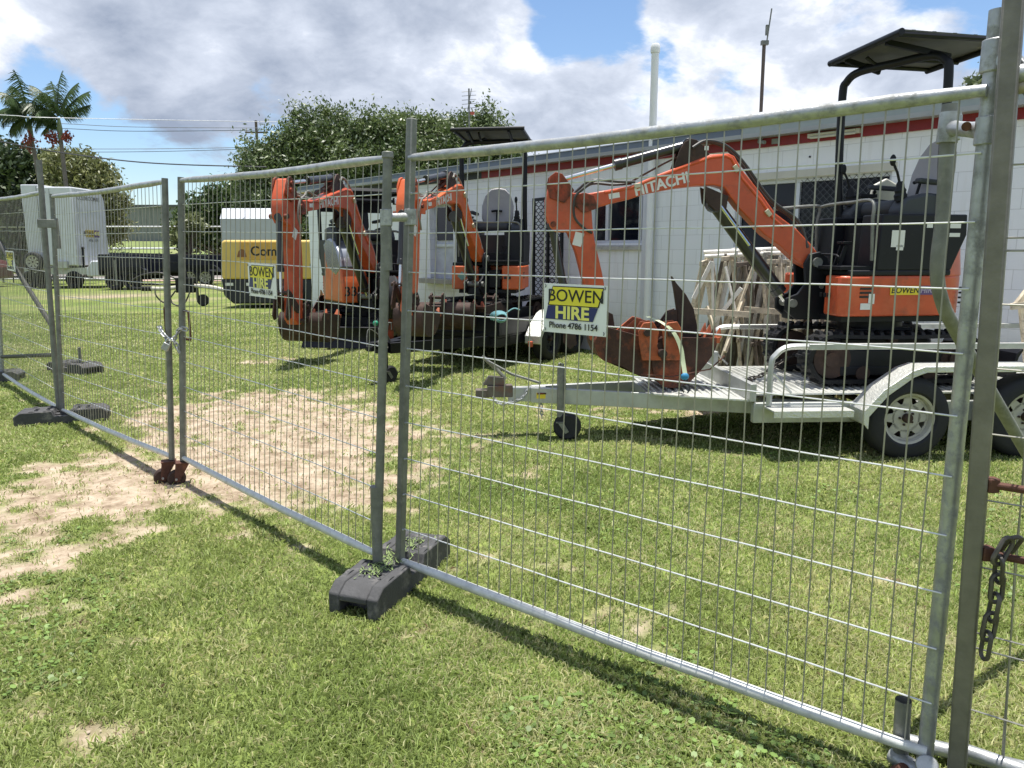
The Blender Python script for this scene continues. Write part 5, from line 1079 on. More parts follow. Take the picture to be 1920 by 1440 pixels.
for k, (a, b, z0_) in enumerate(((D(1322, 481, 8.35), D(1468, 474, 7.95), 0), (D(1320, 473, 8.42), D(1470, 466, 8.0), 0))):
    o = MB().cyl(a, b, .022, n=12).build('white_pipe', TIMW); tag(o, ('lower' if k == 0 else 'upper') + ' white pipe laid across the tops of the stacked trestles', 'pipe', 'pipes on the trestles')
for k, ((ax, ay), (bx, by), Y0, Y1) in enumerate((((1300, 560), (1335, 490), 8.2, 8.2), ((1333, 668), (1425, 480), 8.1, 7.9), ((1350, 680), (1412, 500), 8.0, 7.85), ((1336, 490), (1337, 600), 8.05, 8.05), ((1430, 510), (1436, 590), 7.85, 7.85), ((1325, 575), (1345, 640), 8.0, 7.8), ((1310, 640), (1390, 540), 8.0, 7.8), ((1478, 500), (1492, 620), 7.6, 7.6), ((1455, 500), (1470, 610), 7.7, 7.7), ((1360, 500), (1385, 610), 8.0, 7.9), ((1395, 560), (1360, 660), 7.9, 7.7))):
    nm = ['leaning left of the stack, pale', 'long diagonal crossing the stack, pale', 'shorter diagonal beside the long one', 'upright at the left of the stack, cream', 'upright in the middle of the stack, cream', 'short dark-ended, low at the left', 'low slanting, behind the bucket teeth', 'thin upright nearest the boom', 'thin upright just left of the boom', 'steep slanting behind the diagonal', 'low slanting in the middle'][k]
    o = MB().bar(D(ax, ay, Y0), D(bx, by, Y1), .02, .042).build('timber_batten', WOODL if k % 3 else TIMW); o['label'] = 'timber batten, ' + nm; o['category'] = 'batten'; o['group'] = 'loose battens on the trestles'
MB
for i, px in enumerate((1345, 1372, 1400, 1440)):
    o = MB().bar(D(px - 45, 583 - i, 7.9), D(px + 60, 590 - i, 7.7), .03, .06).build('rail_board', WOODL) if i in (0, 3) else None
    if o: tag(o, ('left' if i == 0 else 'right') + ' pale board running level across the trestle legs', 'board', 'boards across the trestles')
o = thing('barricade_frame', 'yellow and rusty barricade frame by the wall beyond the trailer ramps, at the right edge', 'barricade', tuple(G(1930, 640)))
q = D(1895, 575, 7.0); m = MB(); m.bar(q, q + Vector((.6, -.2, .12)), .05, .06); m.bar(q + Vector((.1, 0, 0)), q + Vector((.25, 0, -.7)), .04, .04); m.bar(q + Vector((.4, 0, .05)), q + Vector((.3, 0, -.7)), .04, .04); m.bar(q + Vector((.05, 0, .0)), q + Vector((.15, 0, .15)), .05, .06); m.build('frame', WOODL, o, True)
# ------------------------------------------------------------------ far yard: compressor, box trailers, flat trailers
def local(o): return MX[o].inverted()
c = G(437, 574); c2 = Vector((c.x + 1.75, c.y, 0))
CP = thing('air_compressor', 'yellow towable air compressor with a navy base, behind the left excavator', 'compressor', tuple(c2), rad(180))
m = MB(); m.prism([(1.72, .80), (1.68, 1.78), (1.62, 1.86), (-1.5, 1.86), (-1.6, 1.7), (-1.6, .80)], -.8, .8); m.build('canopy', YELL, CP, bevel=.06, seg=3)
MB().box((.35, .803, 1.57), (1.65, .03, .48)).build('name_panel', mat('amber_panel', (.62, .36, .07), .45), CP, bevel=.01)
m = MB(); m.prism([(1.74, .80), (1.70, .35), (1.45, .12), (-1.3, .12), (-1.6, .4), (-1.6, .80)], -.78, .78); m.build('base', NAVY, CP, bevel=.04)
text('Comp', .36, basis((.42, .822, 1.55), (-1, 0, 0), (0, 0, 1)), INK, CP, 'lettering', .002, 1.0, .006)
m = MB(); m.prism([(.98, 1.40), (1.25, 1.40), (1.20, 1.55), (1.13, 1.62), (1.05, 1.60), (1.0, 1.50)], .815, .825); m.build('badge', mat('brown_badge', (.24, .10, .03), .5), CP)
MB().box((1.52, .79, .66), (.22, .02, .08)).box((.98, .79, .66), (.14, .02, .08)).build('sticker', STICK, CP); MB().box((-.9, .803, 1.15), (.35, .01, .14)).build('vent_plate', mat('grey_plate', (.35, .33, .28), .5), CP)
m = MB(); m.tube(catmull([(1.4, .1, .30), (2.2, .05, .52), (2.9, 0, .58), (3.6, 0, .50), (4.05, 0, .50)], 5), .06, 10); m.build('drawbar', mat('pale_drawbar', (.50, .48, .42), .6, .2, .15, 8, (.2, .14, .1), .3, 9), CP)
m = MB(); m.box((3.05, 0, .60), (.5, .3, .42)); m.cyl((4.05, 0, .5), (4.35, 0, .5), .07, n=12); m.cyl((4.3, 0, .5), (4.6, 0, .5), .035, n=8); m.bar((3.0, 0, .7), (3.1, 0, 1.25), .07, .07); m.build('brake_unit', BLACKP, CP, bevel=.02)
m = MB(); m.tube(catmull([(3.2, .1, .75), (3.7, .15, .95), (4.2, .1, .90), (4.55, .05, .75)], 5), .025, 7); m.tube(catmull([(3.3, .15, .45), (3.6, .2, .12), (3.85, .18, .3), (3.9, .1, .5)], 5), .022, 7); m.tube(catmull([(2.9, .15, .4), (3.1, .2, .05), (3.4, .2, .1), (3.5, .1, .4)], 5), .022, 7); m.build('cables', HOSE, CP)
m = MB(); m.cyl((2.75, 0, .18), (2.75, 0, .7), .04); m.lathe([(0, -.05), (.15, -.05), (.17, -.02), (.17, .02), (.15, .05), (0, .05)], (2.6, 0, .17), (0, 1, 0), 20); m.build('jockey_wheel', TYRE, CP)
for s_ in (-1, 1): wheel(CP, (-.2, s_ * .85, .34), s_, .34, .2, BLACKP, .2)
c = G(424, 537); GB = thing('enclosed_trailer', 'enclosed box trailer with a body in shaded grey and a sloped white front, behind the yellow compressor', 'trailer', (c.x + 1.25, c.y + .8, 0), 0)
m = MB(); m.box((.15, 0, 1.75), (2.8, 2.0, 2.30)); m.build('body', GREYB, GB, bevel=.03)
m = MB(); T = Matrix(((0, 1, 0, 0), (1, 0, 0, 0), (0, 0, 1, 0), (0, 0, 0, 1))); m.T = T; m.prism([(-1.02, 2.90), (-.62, 3.38), (1.0, 3.38), (1.0, 2.90)], -1.26, 1.56); m.build('sloped_roof', WHITEB, GB, bevel=.02)
m = MB(); m.box((.15, 0, .50), (2.85, 1.9, .16)); m.box((.15, -1.0, .66), (2.82, .03, .10)); m.build('chassis', BLACKP, GB); 
for x in (-.9, .8): wheel(GB, (x, -.95, .34), -1, .34, .2, BLACKP, .2)
c = G(118, 541); BX = thing('box_trailer', 'tall white box trailer with a spare wheel and yellow sticker at the left', 'trailer', (c.x + .15, c.y + 1.2, 0), rad(0))
sc = c.y / 28.0
zb, zt = .95, 4.15
m = MB(); m.box((-1.18, .15, (zb + zt) / 2 + .04), (.74, 2.4, zt - zb + .08)); m.build('front_body', WHITEB, BX, bevel=.03)
m = MB(); T = Matrix(((0, 1, 0, 0), (1, 0, 0, 0), (0, 0, 1, 0), (0, 0, 0, 1))); m.T = T; m.prism([(-1.2, zb), (-1.2, zt - .02), (.70, zt - .02), (1.10, zt - .12), (1.28, zt - .45), (1.3, zb)], -.82, .60); m.build('body', WHITEB, BX, bevel=.05, seg=3)
m = MB(); m.box((-.30, -1.215, 2.55), (.012, .012, 3.0)); m.box((-.81, -1.215, 2.55), (.03, .02, 3.2)); m.box((.605, -.85, 2.5), (.012, .012, 3.0)); m.build('door_seams', mat('grey_seam', (.30, .31, .33), .6), BX)
MB().box((.607, .05, 2.27), (.012, 1.0, .30)).build('yellow_sticker', mat('dull_yellow_label', (.48, .36, .08), .5), BX); MB().box((.612, .38, 2.27), (.012, .40, .30)).build('blue_sticker', PURS, BX)
def et(b, sz, y, z, m, d=.616, nm='lettering'): text(b, sz, basis((d, y, z), (0, 1, 0), (0, 0, 1)), m, BX, nm)
GI = mat('grey_ink', (.10, .11, .12), .5); et('BOWEN', .24, -.14, 2.27, INK); et('HIRE', .24, .38, 2.27, SIGNL, .622); et('COLDROOM', .24, -.15, 3.72, GI); et('HIRE', .24, .62, 3.72, GI); et('4786 1154', .17, .1, 1.98, GI)
m = MB(); m.box((-.25, 0, .72), (3.0, 2.2, .28)); m.bar((1.2, .4, .74), (2.1, .1, .70), .1, .1); m.bar((1.2, -.4, .74), (2.1, -.1, .70), .1, .1); m.bar((-1.9, 0, .6), (-2.2, -.4, .55), .1, .1); m.build('chassis', SILV, BX)
MB().box((-.1, -1.25, .98), (.6, .1, .3)).build('toolbox', SILV, BX, bevel=.02)
p = wheel(BX, (-1.18, -1.32, 1.10), -1, .40, .2, CREAM, .26)
m = MB(); P_ = [(1.75, .5), (1.7, .86), (1.5, 1.15), (1.1, 1.15), (.9, .86), (.85, .5)]; m.prism(P_, -1.15, -.9); m.build('mudguard', WHITEB, BX, bevel=.05)
for x in (-1.55, -1.05): wheel(BX, (x, -1.05, .36), -1, .36, .22, BLACKP, .2)
wheel(BX, (.3, -1.05, .36), -1, .36, .22, BLACKP, .2)
MB().tube([(.70, -1.0, .8), (.74, -1.0, 1.6)], .05, 8).sphere((.74, -1.0, 1.66), .07, 8, 6).build('jockey_stand', BLACKP, BX)
def flat_trailer(label, x0, x1, y, zt, wx, ang=0, wheels_m=NAVY, sy=1):
    r = thing('tray_trailer', label, 'trailer', ((x0 + x1) / 2, y, 0), ang, 'black tray trailers')
    L = (x1 - x0) / 2; MB().prism([(-L, .62), (-L, zt - .06), (-L + .12, zt), (L - .1, zt - .10), (L, zt - .2), (L, .62)], -1.0, -.95).prism([(-L, .62), (-L, zt), (L - .1, zt - .1), (L, .62)], .95, 1.0).box((0, 0, .62), (2 * L, 1.95, .08)).box((-L + .03, 0, (zt + .62) / 2), (.05, 1.95, zt - .62)).build('tray', NAVY, r, bevel=.01)
    MB().box((0, -.5, .48), (2 * L, .1, .16)).box((0, .5, .48), (2 * L, .1, .16)).build('chassis', BLACKP, r)
    for x in wx: wheel(r, (x, -.98, .36), -1, .36, .22, RIM if wheels_m is RIM else wheels_m, .25)
    for x in wx[:1]: MB().prism([(x - .55, .62), (x - .5, .80), (x - .3, .92), (x + 1.1, .92), (x + 1.3, .80), (x + 1.35, .62), (x + 1.25, .62), (x + 1.2, .76), (x - .4, .76), (x - .45, .62)], -1.12, -.88).build('mudguard', BLACK, r)
    return r
yA = G(370, 535).y + 1; xA0 = D(205, 500, yA - 1).x; xA1 = D(392, 500, yA - 1).x
flat_trailer('long black tray trailer with two pale wheels, right of the white box trailer', xA0, xA1, yA, 1.45, (1.38, 2.08), 0, RIM)
yB = G(220, 541).y - .2; xB0 = D(184, 500, yB - 1).x; xB1 = D(270, 500, yB - 1).x
r = flat_trailer('short black tray trailer parked in front of the long one, left end', xB0, xB1, yB, 1.42, (-.3, .42), 0, NAVY)
MB().bar((1.0, -.6, .6), (1.75, -.55, 1.05), .08, .08).box((1.5, -.6, 1.08), (1.0, .3, .05)).build('drawbar', BLACKP, r); MB().cyl((-.15, -1.15, .2), (-.15, -1.15, 1.2), .05).build('jockey_stand', GALVD, r)
c = G(-10, 538); v = thing('maroon_vehicle', 'dark maroon vehicle cut off by the left edge', 'vehicle', (c.x - 1.1, c.y, 0)); m = MB(); m.prism([(-1.5, .35), (-1.5, 1.2), (.6, 1.25), (1.25, 1.1), (1.45, .85), (1.45, .35)], -.9, .9); m.build('body', REDV, v, bevel=.12, seg=4); m = MB(); m.prism([(-1.4, 1.2), (-1.2, 1.75), (.0, 1.75), (.55, 1.24)], -.8, .8); m.build('cabin', GLASS, v, bevel=.08, seg=3)
for x in (-.9, .85): wheel(v, (x, -.85, .34), -1, .34, .2, RIM, .2)
# ------------------------------------------------------------------ building
E0 = G(984, 299, 3.10); E1 = G(1843, 187, 3.10); wd = (E1 - E0).normalized(); wd.z = 0; wd.normalize()
print('wall dir', math.degrees(math.atan2(wd.y, wd.x)), E0, E1)
def wall_hit(px, py):                                                    # point on the wall plane
    n = Vector((wd.y, -wd.x, 0)); d = pray(px, py); t = (n.x * E0.x + n.y * E0.y) / (n.x * d.x + n.y * d.y); return Vector((d.x * t, d.y * t, EYE + d.z * t))
WC = wall_hit(578, 400); WC.z = 0
BD = thing('block_building', 'long white painted block building with a dark red band under its grey fascia', 'building', tuple(WC), math.atan2(wd.y, wd.x))
IB = MX[BD].inverted()
def wx_(px, py): p = IB @ wall_hit(px, py); return p.x, p.z
WL = 16.0; DP = 9.0; TH = .2
# openings: (x0, x1, z0, z1)
def op(pxa, pxb, pyt, pyb, ref):
    a = wx_(pxa, ref)[0]; b = wx_(pxb, ref)[0]; zt = wx_(ref and (pxa + pxb) / 2, pyt)[1]; zb = wx_((pxa + pxb) / 2, pyb)[1]; return [a, b, zb, zt]
W1 = op(1106, 1221, 372, 456, 420); W2 = op(1378, 1666, 332, 470, 400); DR = op(806, 850, 383, 522, 450); W0 = op(690, 736, 400, 470, 430)
W1[3] = 2.42; W2[3] = 2.46
print('openings', [[round(v, 2) for v in o] for o in (W1, W2, DR)])
ops = sorted([W1, W2, DR]); segs = []
m = MB(); x = 0
for a, b, z0, z1 in ops:
    m.box(((x + a) / 2, TH / 2, 1.46), (a - x, TH, 2.92)); m.box(((a + b) / 2, TH / 2, (z1 + 2.92) / 2), (b - a, TH, 2.92 - z1))
    if z0 > .05: m.box(((a + b) / 2, TH / 2, z0 / 2), (b - a, TH, z0))
    x = b
m.box(((x + WL) / 2, TH / 2, 1.46), (WL - x, TH, 2.92)); m.box((TH / 2, DP / 2 + TH, 1.46), (TH, DP, 2.92)); m.box((WL - TH / 2, DP / 2 + TH, 1.46), (TH, DP, 2.92)); m.box((WL / 2, DP + TH * 1.5, 1.46), (WL, TH, 2.92))
m.build('wall', BLOCK, BD)
MB().box((WL / 2, DP / 2 + .1, 3.0), (WL + .4, DP + .6, .05)).build('roof', ROOF, BD)
xa = wx_(905, 330)[0]; xb = wx_(1400, 290)[0]
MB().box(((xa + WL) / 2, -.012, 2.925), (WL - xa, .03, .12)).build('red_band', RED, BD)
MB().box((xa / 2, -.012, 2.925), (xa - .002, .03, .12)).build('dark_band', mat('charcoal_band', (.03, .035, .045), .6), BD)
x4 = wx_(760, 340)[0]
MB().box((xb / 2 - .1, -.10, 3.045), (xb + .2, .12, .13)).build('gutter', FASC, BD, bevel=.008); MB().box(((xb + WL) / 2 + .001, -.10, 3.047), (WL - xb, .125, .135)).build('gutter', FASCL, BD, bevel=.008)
MB().box((WL / 2, -.10, 3.118), (WL + .3, .14, .012)).build('roof_edge_flashing', mat('pale_flashing', (.5, .52, .54), .4, .4), BD)
def window(o, panes, mesh=(), sill=True, depth=.09, curt=None):
    a, b, z0, z1 = o; f = MB(); fw = .045; n = len(panes); tot = sum(panes); xs = [a]
    for p in panes: xs.append(xs[-1] + (b - a) * p / tot)
    y = depth
    fr = MB(); fr.box(((a + b) / 2, y, z1 - fw / 2), (b - a, .06, fw)).box(((a + b) / 2, y, z0 + fw / 2), (b - a, .06, fw))
    for i, x in enumerate(xs): fr.box((min(max(x, a + fw / 2), b - fw / 2), y - .002, (z0 + z1) / 2), (fw if i in (0, n) else fw * 1.3, .062, z1 - z0 - 2 * fw - .002))
    fo = fr.build('window_frame', ALU, BD, bevel=.003)
    MB().box(((a + b) / 2, y + .012, (z0 + z1) / 2), (b - a - .04, .006, z1 - z0 - .04)).build('pane', GLASS, fo)
    for i in mesh:
        g = MB(); xa_, xb_ = xs[i] + fw, xs[i + 1] - fw; s = .085; k = int((xb_ - xa_ + z1 - z0) / s) + 1
        for j in range(k):                                              # diamond security mesh
            for sg in (1, -1):
                c = xa_ + j * s - (z1 - z0) if sg > 0 else xa_ + j * s
                # line x = c + t, z = z0 + sg... clipped to the pane
                if sg > 0: t0 = max(0, xa_ - c); t1 = min(z1 - z0, xb_ - c); P0 = (c + t0, z0 + t0); P1 = (c + t1, z0 + t1)
                else: t0 = max(0, c - xb_); t1 = min(z1 - z0, c - xa_); P0 = (c - t0, z0 + t0); P1 = (c - t1, z0 + t1)
                if t1 > t0 + .02: g.bar((P0[0], y - .03, P0[1]), (P1[0], y - .03, P1[1]), .005, .005)
        g.build('security_mesh', mat('grey_mesh', (.06, .065, .075), .5, .3), fo)
    if sill: MB().prism([(0, 0), (0, 0), (0, 0)][:0] or [(-.06, z0 - .10), (-.06, z0 - .055), (.10, z0 - .002), (.10, z0 - .10)], a - .02, b + .02) if 0 else None
    if sill:
        s_ = MB(); vs = [(a - .02, -.05, z0 - .10), (b + .02, -.05, z0 - .10), (b + .02, -.05, z0 - .05), (a - .02, -.05, z0 - .05), (a - .02, .06, z0 - .10), (b + .02, .06, z0 - .10), (b + .02, .06, z0 - .003), (a - .02, .06, z0 - .003)]
        s_.add(vs, [(0, 1, 2, 3), (7, 6, 5, 4), (0, 4, 5, 1), (1, 5, 6, 2), (2, 6, 7, 3), (3, 7, 4, 0)]); s_.build('window_sill', SILL, BD)
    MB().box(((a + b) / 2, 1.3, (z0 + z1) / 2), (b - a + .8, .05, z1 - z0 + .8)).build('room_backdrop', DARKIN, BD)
    return fo
window(W1, (1.2, 2.6, 1), (2,)); fo = window(W2, (2.1, 2.9), (1,), sill=True)
a, b, z0, z1 = W2; m = MB()
for k in range(8): xx = a + .25 + k * .07; m.box((xx, .18, (z0 + z1) / 2 + .1), (.035, .02, z1 - z0 - .2), Matrix.Rotation(.6, 3, 'Z'))
m.build('curtain', CURT, BD)
MB().box(((a + b) / 2, -.012, z1 + .05), (b - a + .1, .03, .09)).build('lintel_strip', CREAM, BD, bevel=.003)
# recessed door with sill
a, b, z0, z1 = DR; m = MB(); m.box(((a + b) / 2, .14, (z0 + z1) / 2), (b - a, .04, z1 - z0)); m.build('door', mat('pale_blue_door', (.55, .58, .64), .5), BD)
MB().box(((a + b) / 2, .112, z0 + (z1 - z0) * .74), (b - a - .22, .02, (z1 - z0) * .44)).build('door_glass', GLASS, BD); MB().box(((a + b) / 2 + .0, .105, z0 + (z1 - z0) * .45), (b - a - .1, .03, .05)).build('door_rail', ALU, BD)
MB().box(((a + b) / 2, -.04, z0 - .05), (b - a + .3, .3, .10)).build('door_sill', SILL, BD, bevel=.01)
# fluorescent fitting, camera bracket
p0, p1 = wx_(1520, 262), wx_(1618, 245); MB().box(((p0[0] + p1[0]) / 2, -.05, 2.93), (p1[0] - p0[0], .08, .05)).cyl((p0[0] + .04, -.095, 2.905), (p1[0] - .04, -.095, 2.905), .014).cyl((p0[0] + .04, -.095, 2.94), (p1[0] - .04, -.095, 2.94), .014).build('light_fitting', CREAM, BD, bevel=.005)
p0 = wx_(1430, 268); MB().box((p0[0], -.06, 2.98), (.03, .06, .10)).cyl((p0[0], -.09, 2.93), (p0[0] + .10, -.12, 2.91), .022).box((p0[0] + .2, -.03, 2.92), (.10, .04, .06)).build('camera_bracket', mat('grey_plastic', (.22, .23, .22), .6), BD)
p0 = wx_(1519, 294); MB().cyl((p0[0], -.002, p0[1]), (p0[0], -.012, p0[1]), .012, n=10).build('wall_plug', INK, BD)
# downpipe and vent pole in front of the roof edge
pp = wall_hit(1231, 330) + Vector((wd.y, -wd.x, 0)) * .12
o = thing('vent_pole', 'tall white capped pole rising above the roof edge, beside the middle window', 'pole', (pp.x, pp.y, 0)); zt_ = D(1231, 88, pp.y).z
MB().cyl((0, 0, 0), (0, 0, zt_ - .05), .052, n=20).build('pipe', WHITEP, o); MB().lathe([(.06, 0), (.066, .02), (.066, .09), (.05, .12), (0, .125)], (0, 0, zt_ - .08), (0, 0, 1), 20).build('cap', WHITEP, o)
pc = wall_hit(1213, 520); o = thing('downpipe', 'square white downpipe on the wall between middle window and trestles', 'downpipe', (pc.x, pc.y, 0), math.atan2(wd.y, wd.x)); MB().box((.0, -.05, 1.42), (.09, .09, 2.84)).build('pipe', WHITEB, o, bevel=.006); MB().box((0, -.05, .9), (.11, .10, .03)).build('bracket', WHITEB, o)
pm = wall_hit(1436, 240) + Vector((wd.y, -wd.x, 0)) * -.3; a_ = D(1427, 215, pm.y); b_ = D(1433, 78, pm.y); c_ = D(1447, 16, pm.y)
o = thing('antenna_mast', 'thin brown mast with a slim aerial on the roof edge near the canopy', 'mast', (a_.x, a_.y, 0)); MB().tube([a_ - Vector((0, 0, .4)), b_ + Vector((0, 0, .0))], .022, 10).build('mast', mat('brown_pipe', (.12, .09, .08), .6, .2), o, True); MB().tube([b_ - Vector((0, 0, .06)), b_ + Vector((.03, 0, -.02)), c_], .009, 6).box(b_ + Vector((0, -.02, -.02)), (.09, .05, .05)).box(lerp(b_, c_, .35), (.03, .03, .12)).build('aerial', GALVD, o, True)
# security door standing open, expanded metal
sa, sb = wall_hit(1013, 450), wall_hit(1078, 450); nrm = Vector((wd.y, -wd.x, 0)); sa += nrm * .15; sb += nrm * .30
o = thing('security_gate', 'open black security door of expanded metal standing against the white wall', 'gate', (sa.x, sa.y, 0)); zt_ = D(1013, 375, sa.y).z; zb_ = .35; dd = (sb - sa); dd.z = 0; wv = dd.length; T = Matrix.Translation((sa.x, sa.y, 0)) @ Rz(math.atan2(dd.y, dd.x))
m = MB(T)
for x in (0, wv * .52, wv): m.box((x, 0, (zt_ + zb_) / 2), (.05, .035, zt_ - zb_))
for z in (zb_, zt_): m.box((wv / 2, 0, z), (wv + .049, .036, .05))
m.build('frame', BLACK, o, True)
m = MB(T); ch = .06
k = 0; z = zb_
while z < zt_:
    for x0 in (0, wv * .52):
        w_ = wv * (.52 if x0 == 0 else .48); nxx = 3; cw = w_ / nxx
        for j in range(nxx + 1):
            xx = x0 + (j + (.5 if k % 2 else 0)) * cw
            for sg in (-1, 1):
                x2 = xx + sg * cw / 2
                if x0 - .001 <= xx <= x0 + w_ + .001 and x0 - .001 <= x2 <= x0 + w_ + .001: m.bar((xx, 0, z), (x2, 0, z + ch * .6), .006, .012)
            if x0 <= xx <= x0 + w_: m.bar((xx, 0, z - ch * .25), (xx, 0, z), .012, .006)
    z += ch * .85; k += 1
m.build('expanded_metal', BLACK, o, True)
MB(T).box((wv - .02, -.03, 1.35), (.05, .03, .14)).build('lock_plate', GALVD, o, True)
# ------------------------------------------------------------------ vegetation
LM = leafmat('leaves', .22)
def leafmesh(name, P, N, size, cols, parent, aspect=.5, m=LM, droop=0.0, sizes=None):
    n = len(P); a = RNG.normal(size=(n, 3)); a[:, 2] -= droop; a /= np.linalg.norm(a, axis=1, keepdims=True)
    b = np.cross(a, RNG.normal(size=(n, 3))); b /= np.linalg.norm(b, axis=1, keepdims=True); s = (size * (.45 + 1.1 * RNG.random(n) ** 1.5))[:, None]
    co = np.stack([P - a * s, P + b * s * aspect - a * s * .1, P + a * s, P - b * s * aspect - a * s * .1], 1).reshape(-1, 3)
    q = np.arange(4 * n, dtype=np.int32).reshape(-1, 4); me = bpy.data.meshes.new(name); mesh_np(me, co, q); set_vcol(me, np.repeat(cols, 4, 0)); me.materials.append(m)
    o = bpy.data.objects.new(name, me); COL.objects.link(o)
    if parent: o.parent = parent
    return o
def tree(name, label, base, blobs, nclus, perc, lsize, cA, cB, spread=.35, trunk=.2, aspect=.5, cat='tree', group=None, shell=.55, droop=0.0, bark=BARK, tops=True, shine=None):
    """blobs: (centre, radii) in metres relative to base; leaves hang in clusters carried by limbs"""
    r = thing(name, label, cat, tuple(base), 0, group); vol = [b[1][0] * b[1][1] * b[1][2] for b in blobs]; tot = sum(vol); C = []
    for (c, rr), v in zip(blobs, vol):
        k = max(6, int(nclus * (v / tot) ** .8)); d = RNG.normal(size=(k, 3)); d /= np.linalg.norm(d, axis=1, keepdims=True); u = shell + (1 - shell) * RNG.random(k) ** .6
        u = u * (1 + .20 * RNG.normal(size=k) + .12 * np.sin(d[:, 0] * 9 + d[:, 2] * 7)); C.append(np.array(c) + d * u[:, None] * np.array(rr))
    C = np.concatenate(C); C = C[C[:, 2] > .15]; n = len(C); rad_ = spread * (.6 + .8 * RNG.random(n))
    P = (C[:, None] + RNG.normal(size=(n, perc, 3)) * rad_[:, None, None] * .55).reshape(-1, 3)
    t = np.repeat(RNG.random(n), perc) * .6 + RNG.random(n * perc) * .4; col = np.array(cA) * (1 - t[:, None]) + np.array(cB) * t[:, None]
    if shine: k = RNG.random(n * perc) < shine[0]; col[k] = np.array(shine[1])  # highlights painted in by giving random leaves a pale colour
    leafmesh('crown', P, None, lsize, col, r, aspect, droop=droop)
    m = MB(); top = Vector(max((b[0] for b in blobs), key=lambda q: q[2])); zc = min(b[0][2] for b in blobs) * .6
    tb = Vector((top.x * .3, top.y * .3, 0)); th = Vector((top.x * .4, top.y * .4, zc)); m.tube([tb, lerp(tb, th, .5) + Vector((.04, 0, 0)), th], [trunk * 1.2, trunk, trunk * .8], 10)
    for i in RNG.choice(n, min(n, 46), replace=False):
        e = Vector(C[i]); mid = lerp(th, e, .5) + Vector((0, 0, -.12 * (e - th).length)); m.tube(catmull([th - Vector((0, 0, .2)), mid, e], 3), [trunk * .45, trunk * .38, trunk * .32, trunk * .26, trunk * .18, trunk * .12, trunk * .05][:7], 5)
    m.build('trunk', bark, r)
    return r
def at(px, py, Y): v = D(px, py, Y); return v
def blobs_px(lst, Y, base, dy=1.0):
    out = []
    for px, py, rx, ry in lst: p = D(px, py, Y); s = Y / F * 1.0; out.append(((p.x - base[0], random.uniform(-.5, .5), p.z - ry * s * .12), (rx * s, max(rx, ry) * s * dy, ry * s * .86)))
    return out
base = (D(730, 400, 36).x, 36.0, 0)
tree('broadleaf_tree', 'large dense glossy-leaved tree behind the building, widest crown', base, blobs_px([(520, 345, 62, 70), (600, 330, 90, 75), (690, 320, 100, 80), (780, 310, 100, 75), (870, 300, 85, 75), (935, 300, 50, 60), (600, 262, 80, 42), (660, 262, 60, 42), (540, 285, 60, 40), (500, 300, 42, 50), (600, 210, 20, 22), (565, 212, 14, 9), (590, 240, 20, 20), (640, 222, 12, 12), (692, 215, 13, 20), (716, 240, 12, 14), (690, 250, 42, 25), (760, 260, 60, 30), (835, 250, 60, 35), (900, 235, 36, 38), (740, 240, 60, 26), (800, 238, 50, 24), (470, 320, 26, 34), (930, 262, 40, 34), (560, 420, 90, 60), (480, 360, 28, 40), (975, 330, 22, 26), (650, 400, 90, 50)], 36, base, .6), 1700, 80, .088, (.045, .080, .026), (.19, .245, .09), .42, .3, .42, shell=.35, shine=(.09, (.44, .48, .36)))
base = (D(40, 400, 44).x, 44.0, 0)
tree('dark_tree', 'dark dense tree at the left edge behind the white box trailer', base, blobs_px([(20, 330, 75, 60), (80, 345, 50, 45), (-30, 340, 60, 80), (40, 390, 60, 40), (60, 310, 40, 26), (0, 300, 40, 30), (20, 440, 45, 40)], 44, base, .7), 480, 60, .15, (.018, .035, .014), (.07, .105, .035), .5, .3, .5, shell=.3, shine=(.05, (.28, .33, .28)))
base = (D(165, 400, 41).x, 41.0, 0)
tree('olive_tree', 'yellow-green feathery tree behind the palms and white box trailer', base, blobs_px([(130, 310, 45, 32), (170, 325, 40, 38), (195, 340, 18, 30), (150, 355, 55, 38), (205, 385, 30, 30), (220, 378, 22, 14), (205, 420, 22, 32), (110, 300, 30, 24)], 41, base, .7), 340, 60, .12, (.10, .125, .04), (.30, .31, .13), .42, .2, .35, shell=.3, droop=.5, shine=(.06, (.42, .44, .33)))
base = (D(400, 430, 40.5).x, 40.5, 0)
tree('leafy_bush', 'dark green bushy thicket between the shed and the enclosed box trailer', base, blobs_px([(370, 400, 34, 42), (410, 390, 40, 50), (455, 380, 40, 60), (380, 440, 45, 26), (340, 430, 18, 26), (440, 430, 50, 34), (480, 420, 40, 45)], 40.5, base, .45), 420, 60, .12, (.03, .065, .018), (.11, .17, .045), .42, .15, .5, cat='bush', shell=.3, shine=(.06, (.28, .33, .22)))
base = (D(338, 430, 36).x, 36.0, 0)
tree('banana_like_shrub', 'small pale-stemmed shrub in front of the thicket beside the gate posts', base, blobs_px([(345, 425, 16, 18), (335, 448, 14, 12), (365, 415, 10, 14)], 36, base, .7), 50, 30, .14, (.07, .10, .03), (.22, .24, .10), .3, .08, .3, cat='shrub')
base = (D(1845, 160, 20).x, 20.0, 0)
tree('background_tree', 'small tree top showing above the roof beside the right-hand posts', base, blobs_px([(1842, 160, 14, 12), (1860, 165, 12, 12)], 20, base), 46, 30, .09, (.045, .08, .03), (.16, .19, .09), .22, .1, .4, shine=(.06, (.3, .33, .25)))
base = (D(610, 380, 19).x, 21.5, 0)
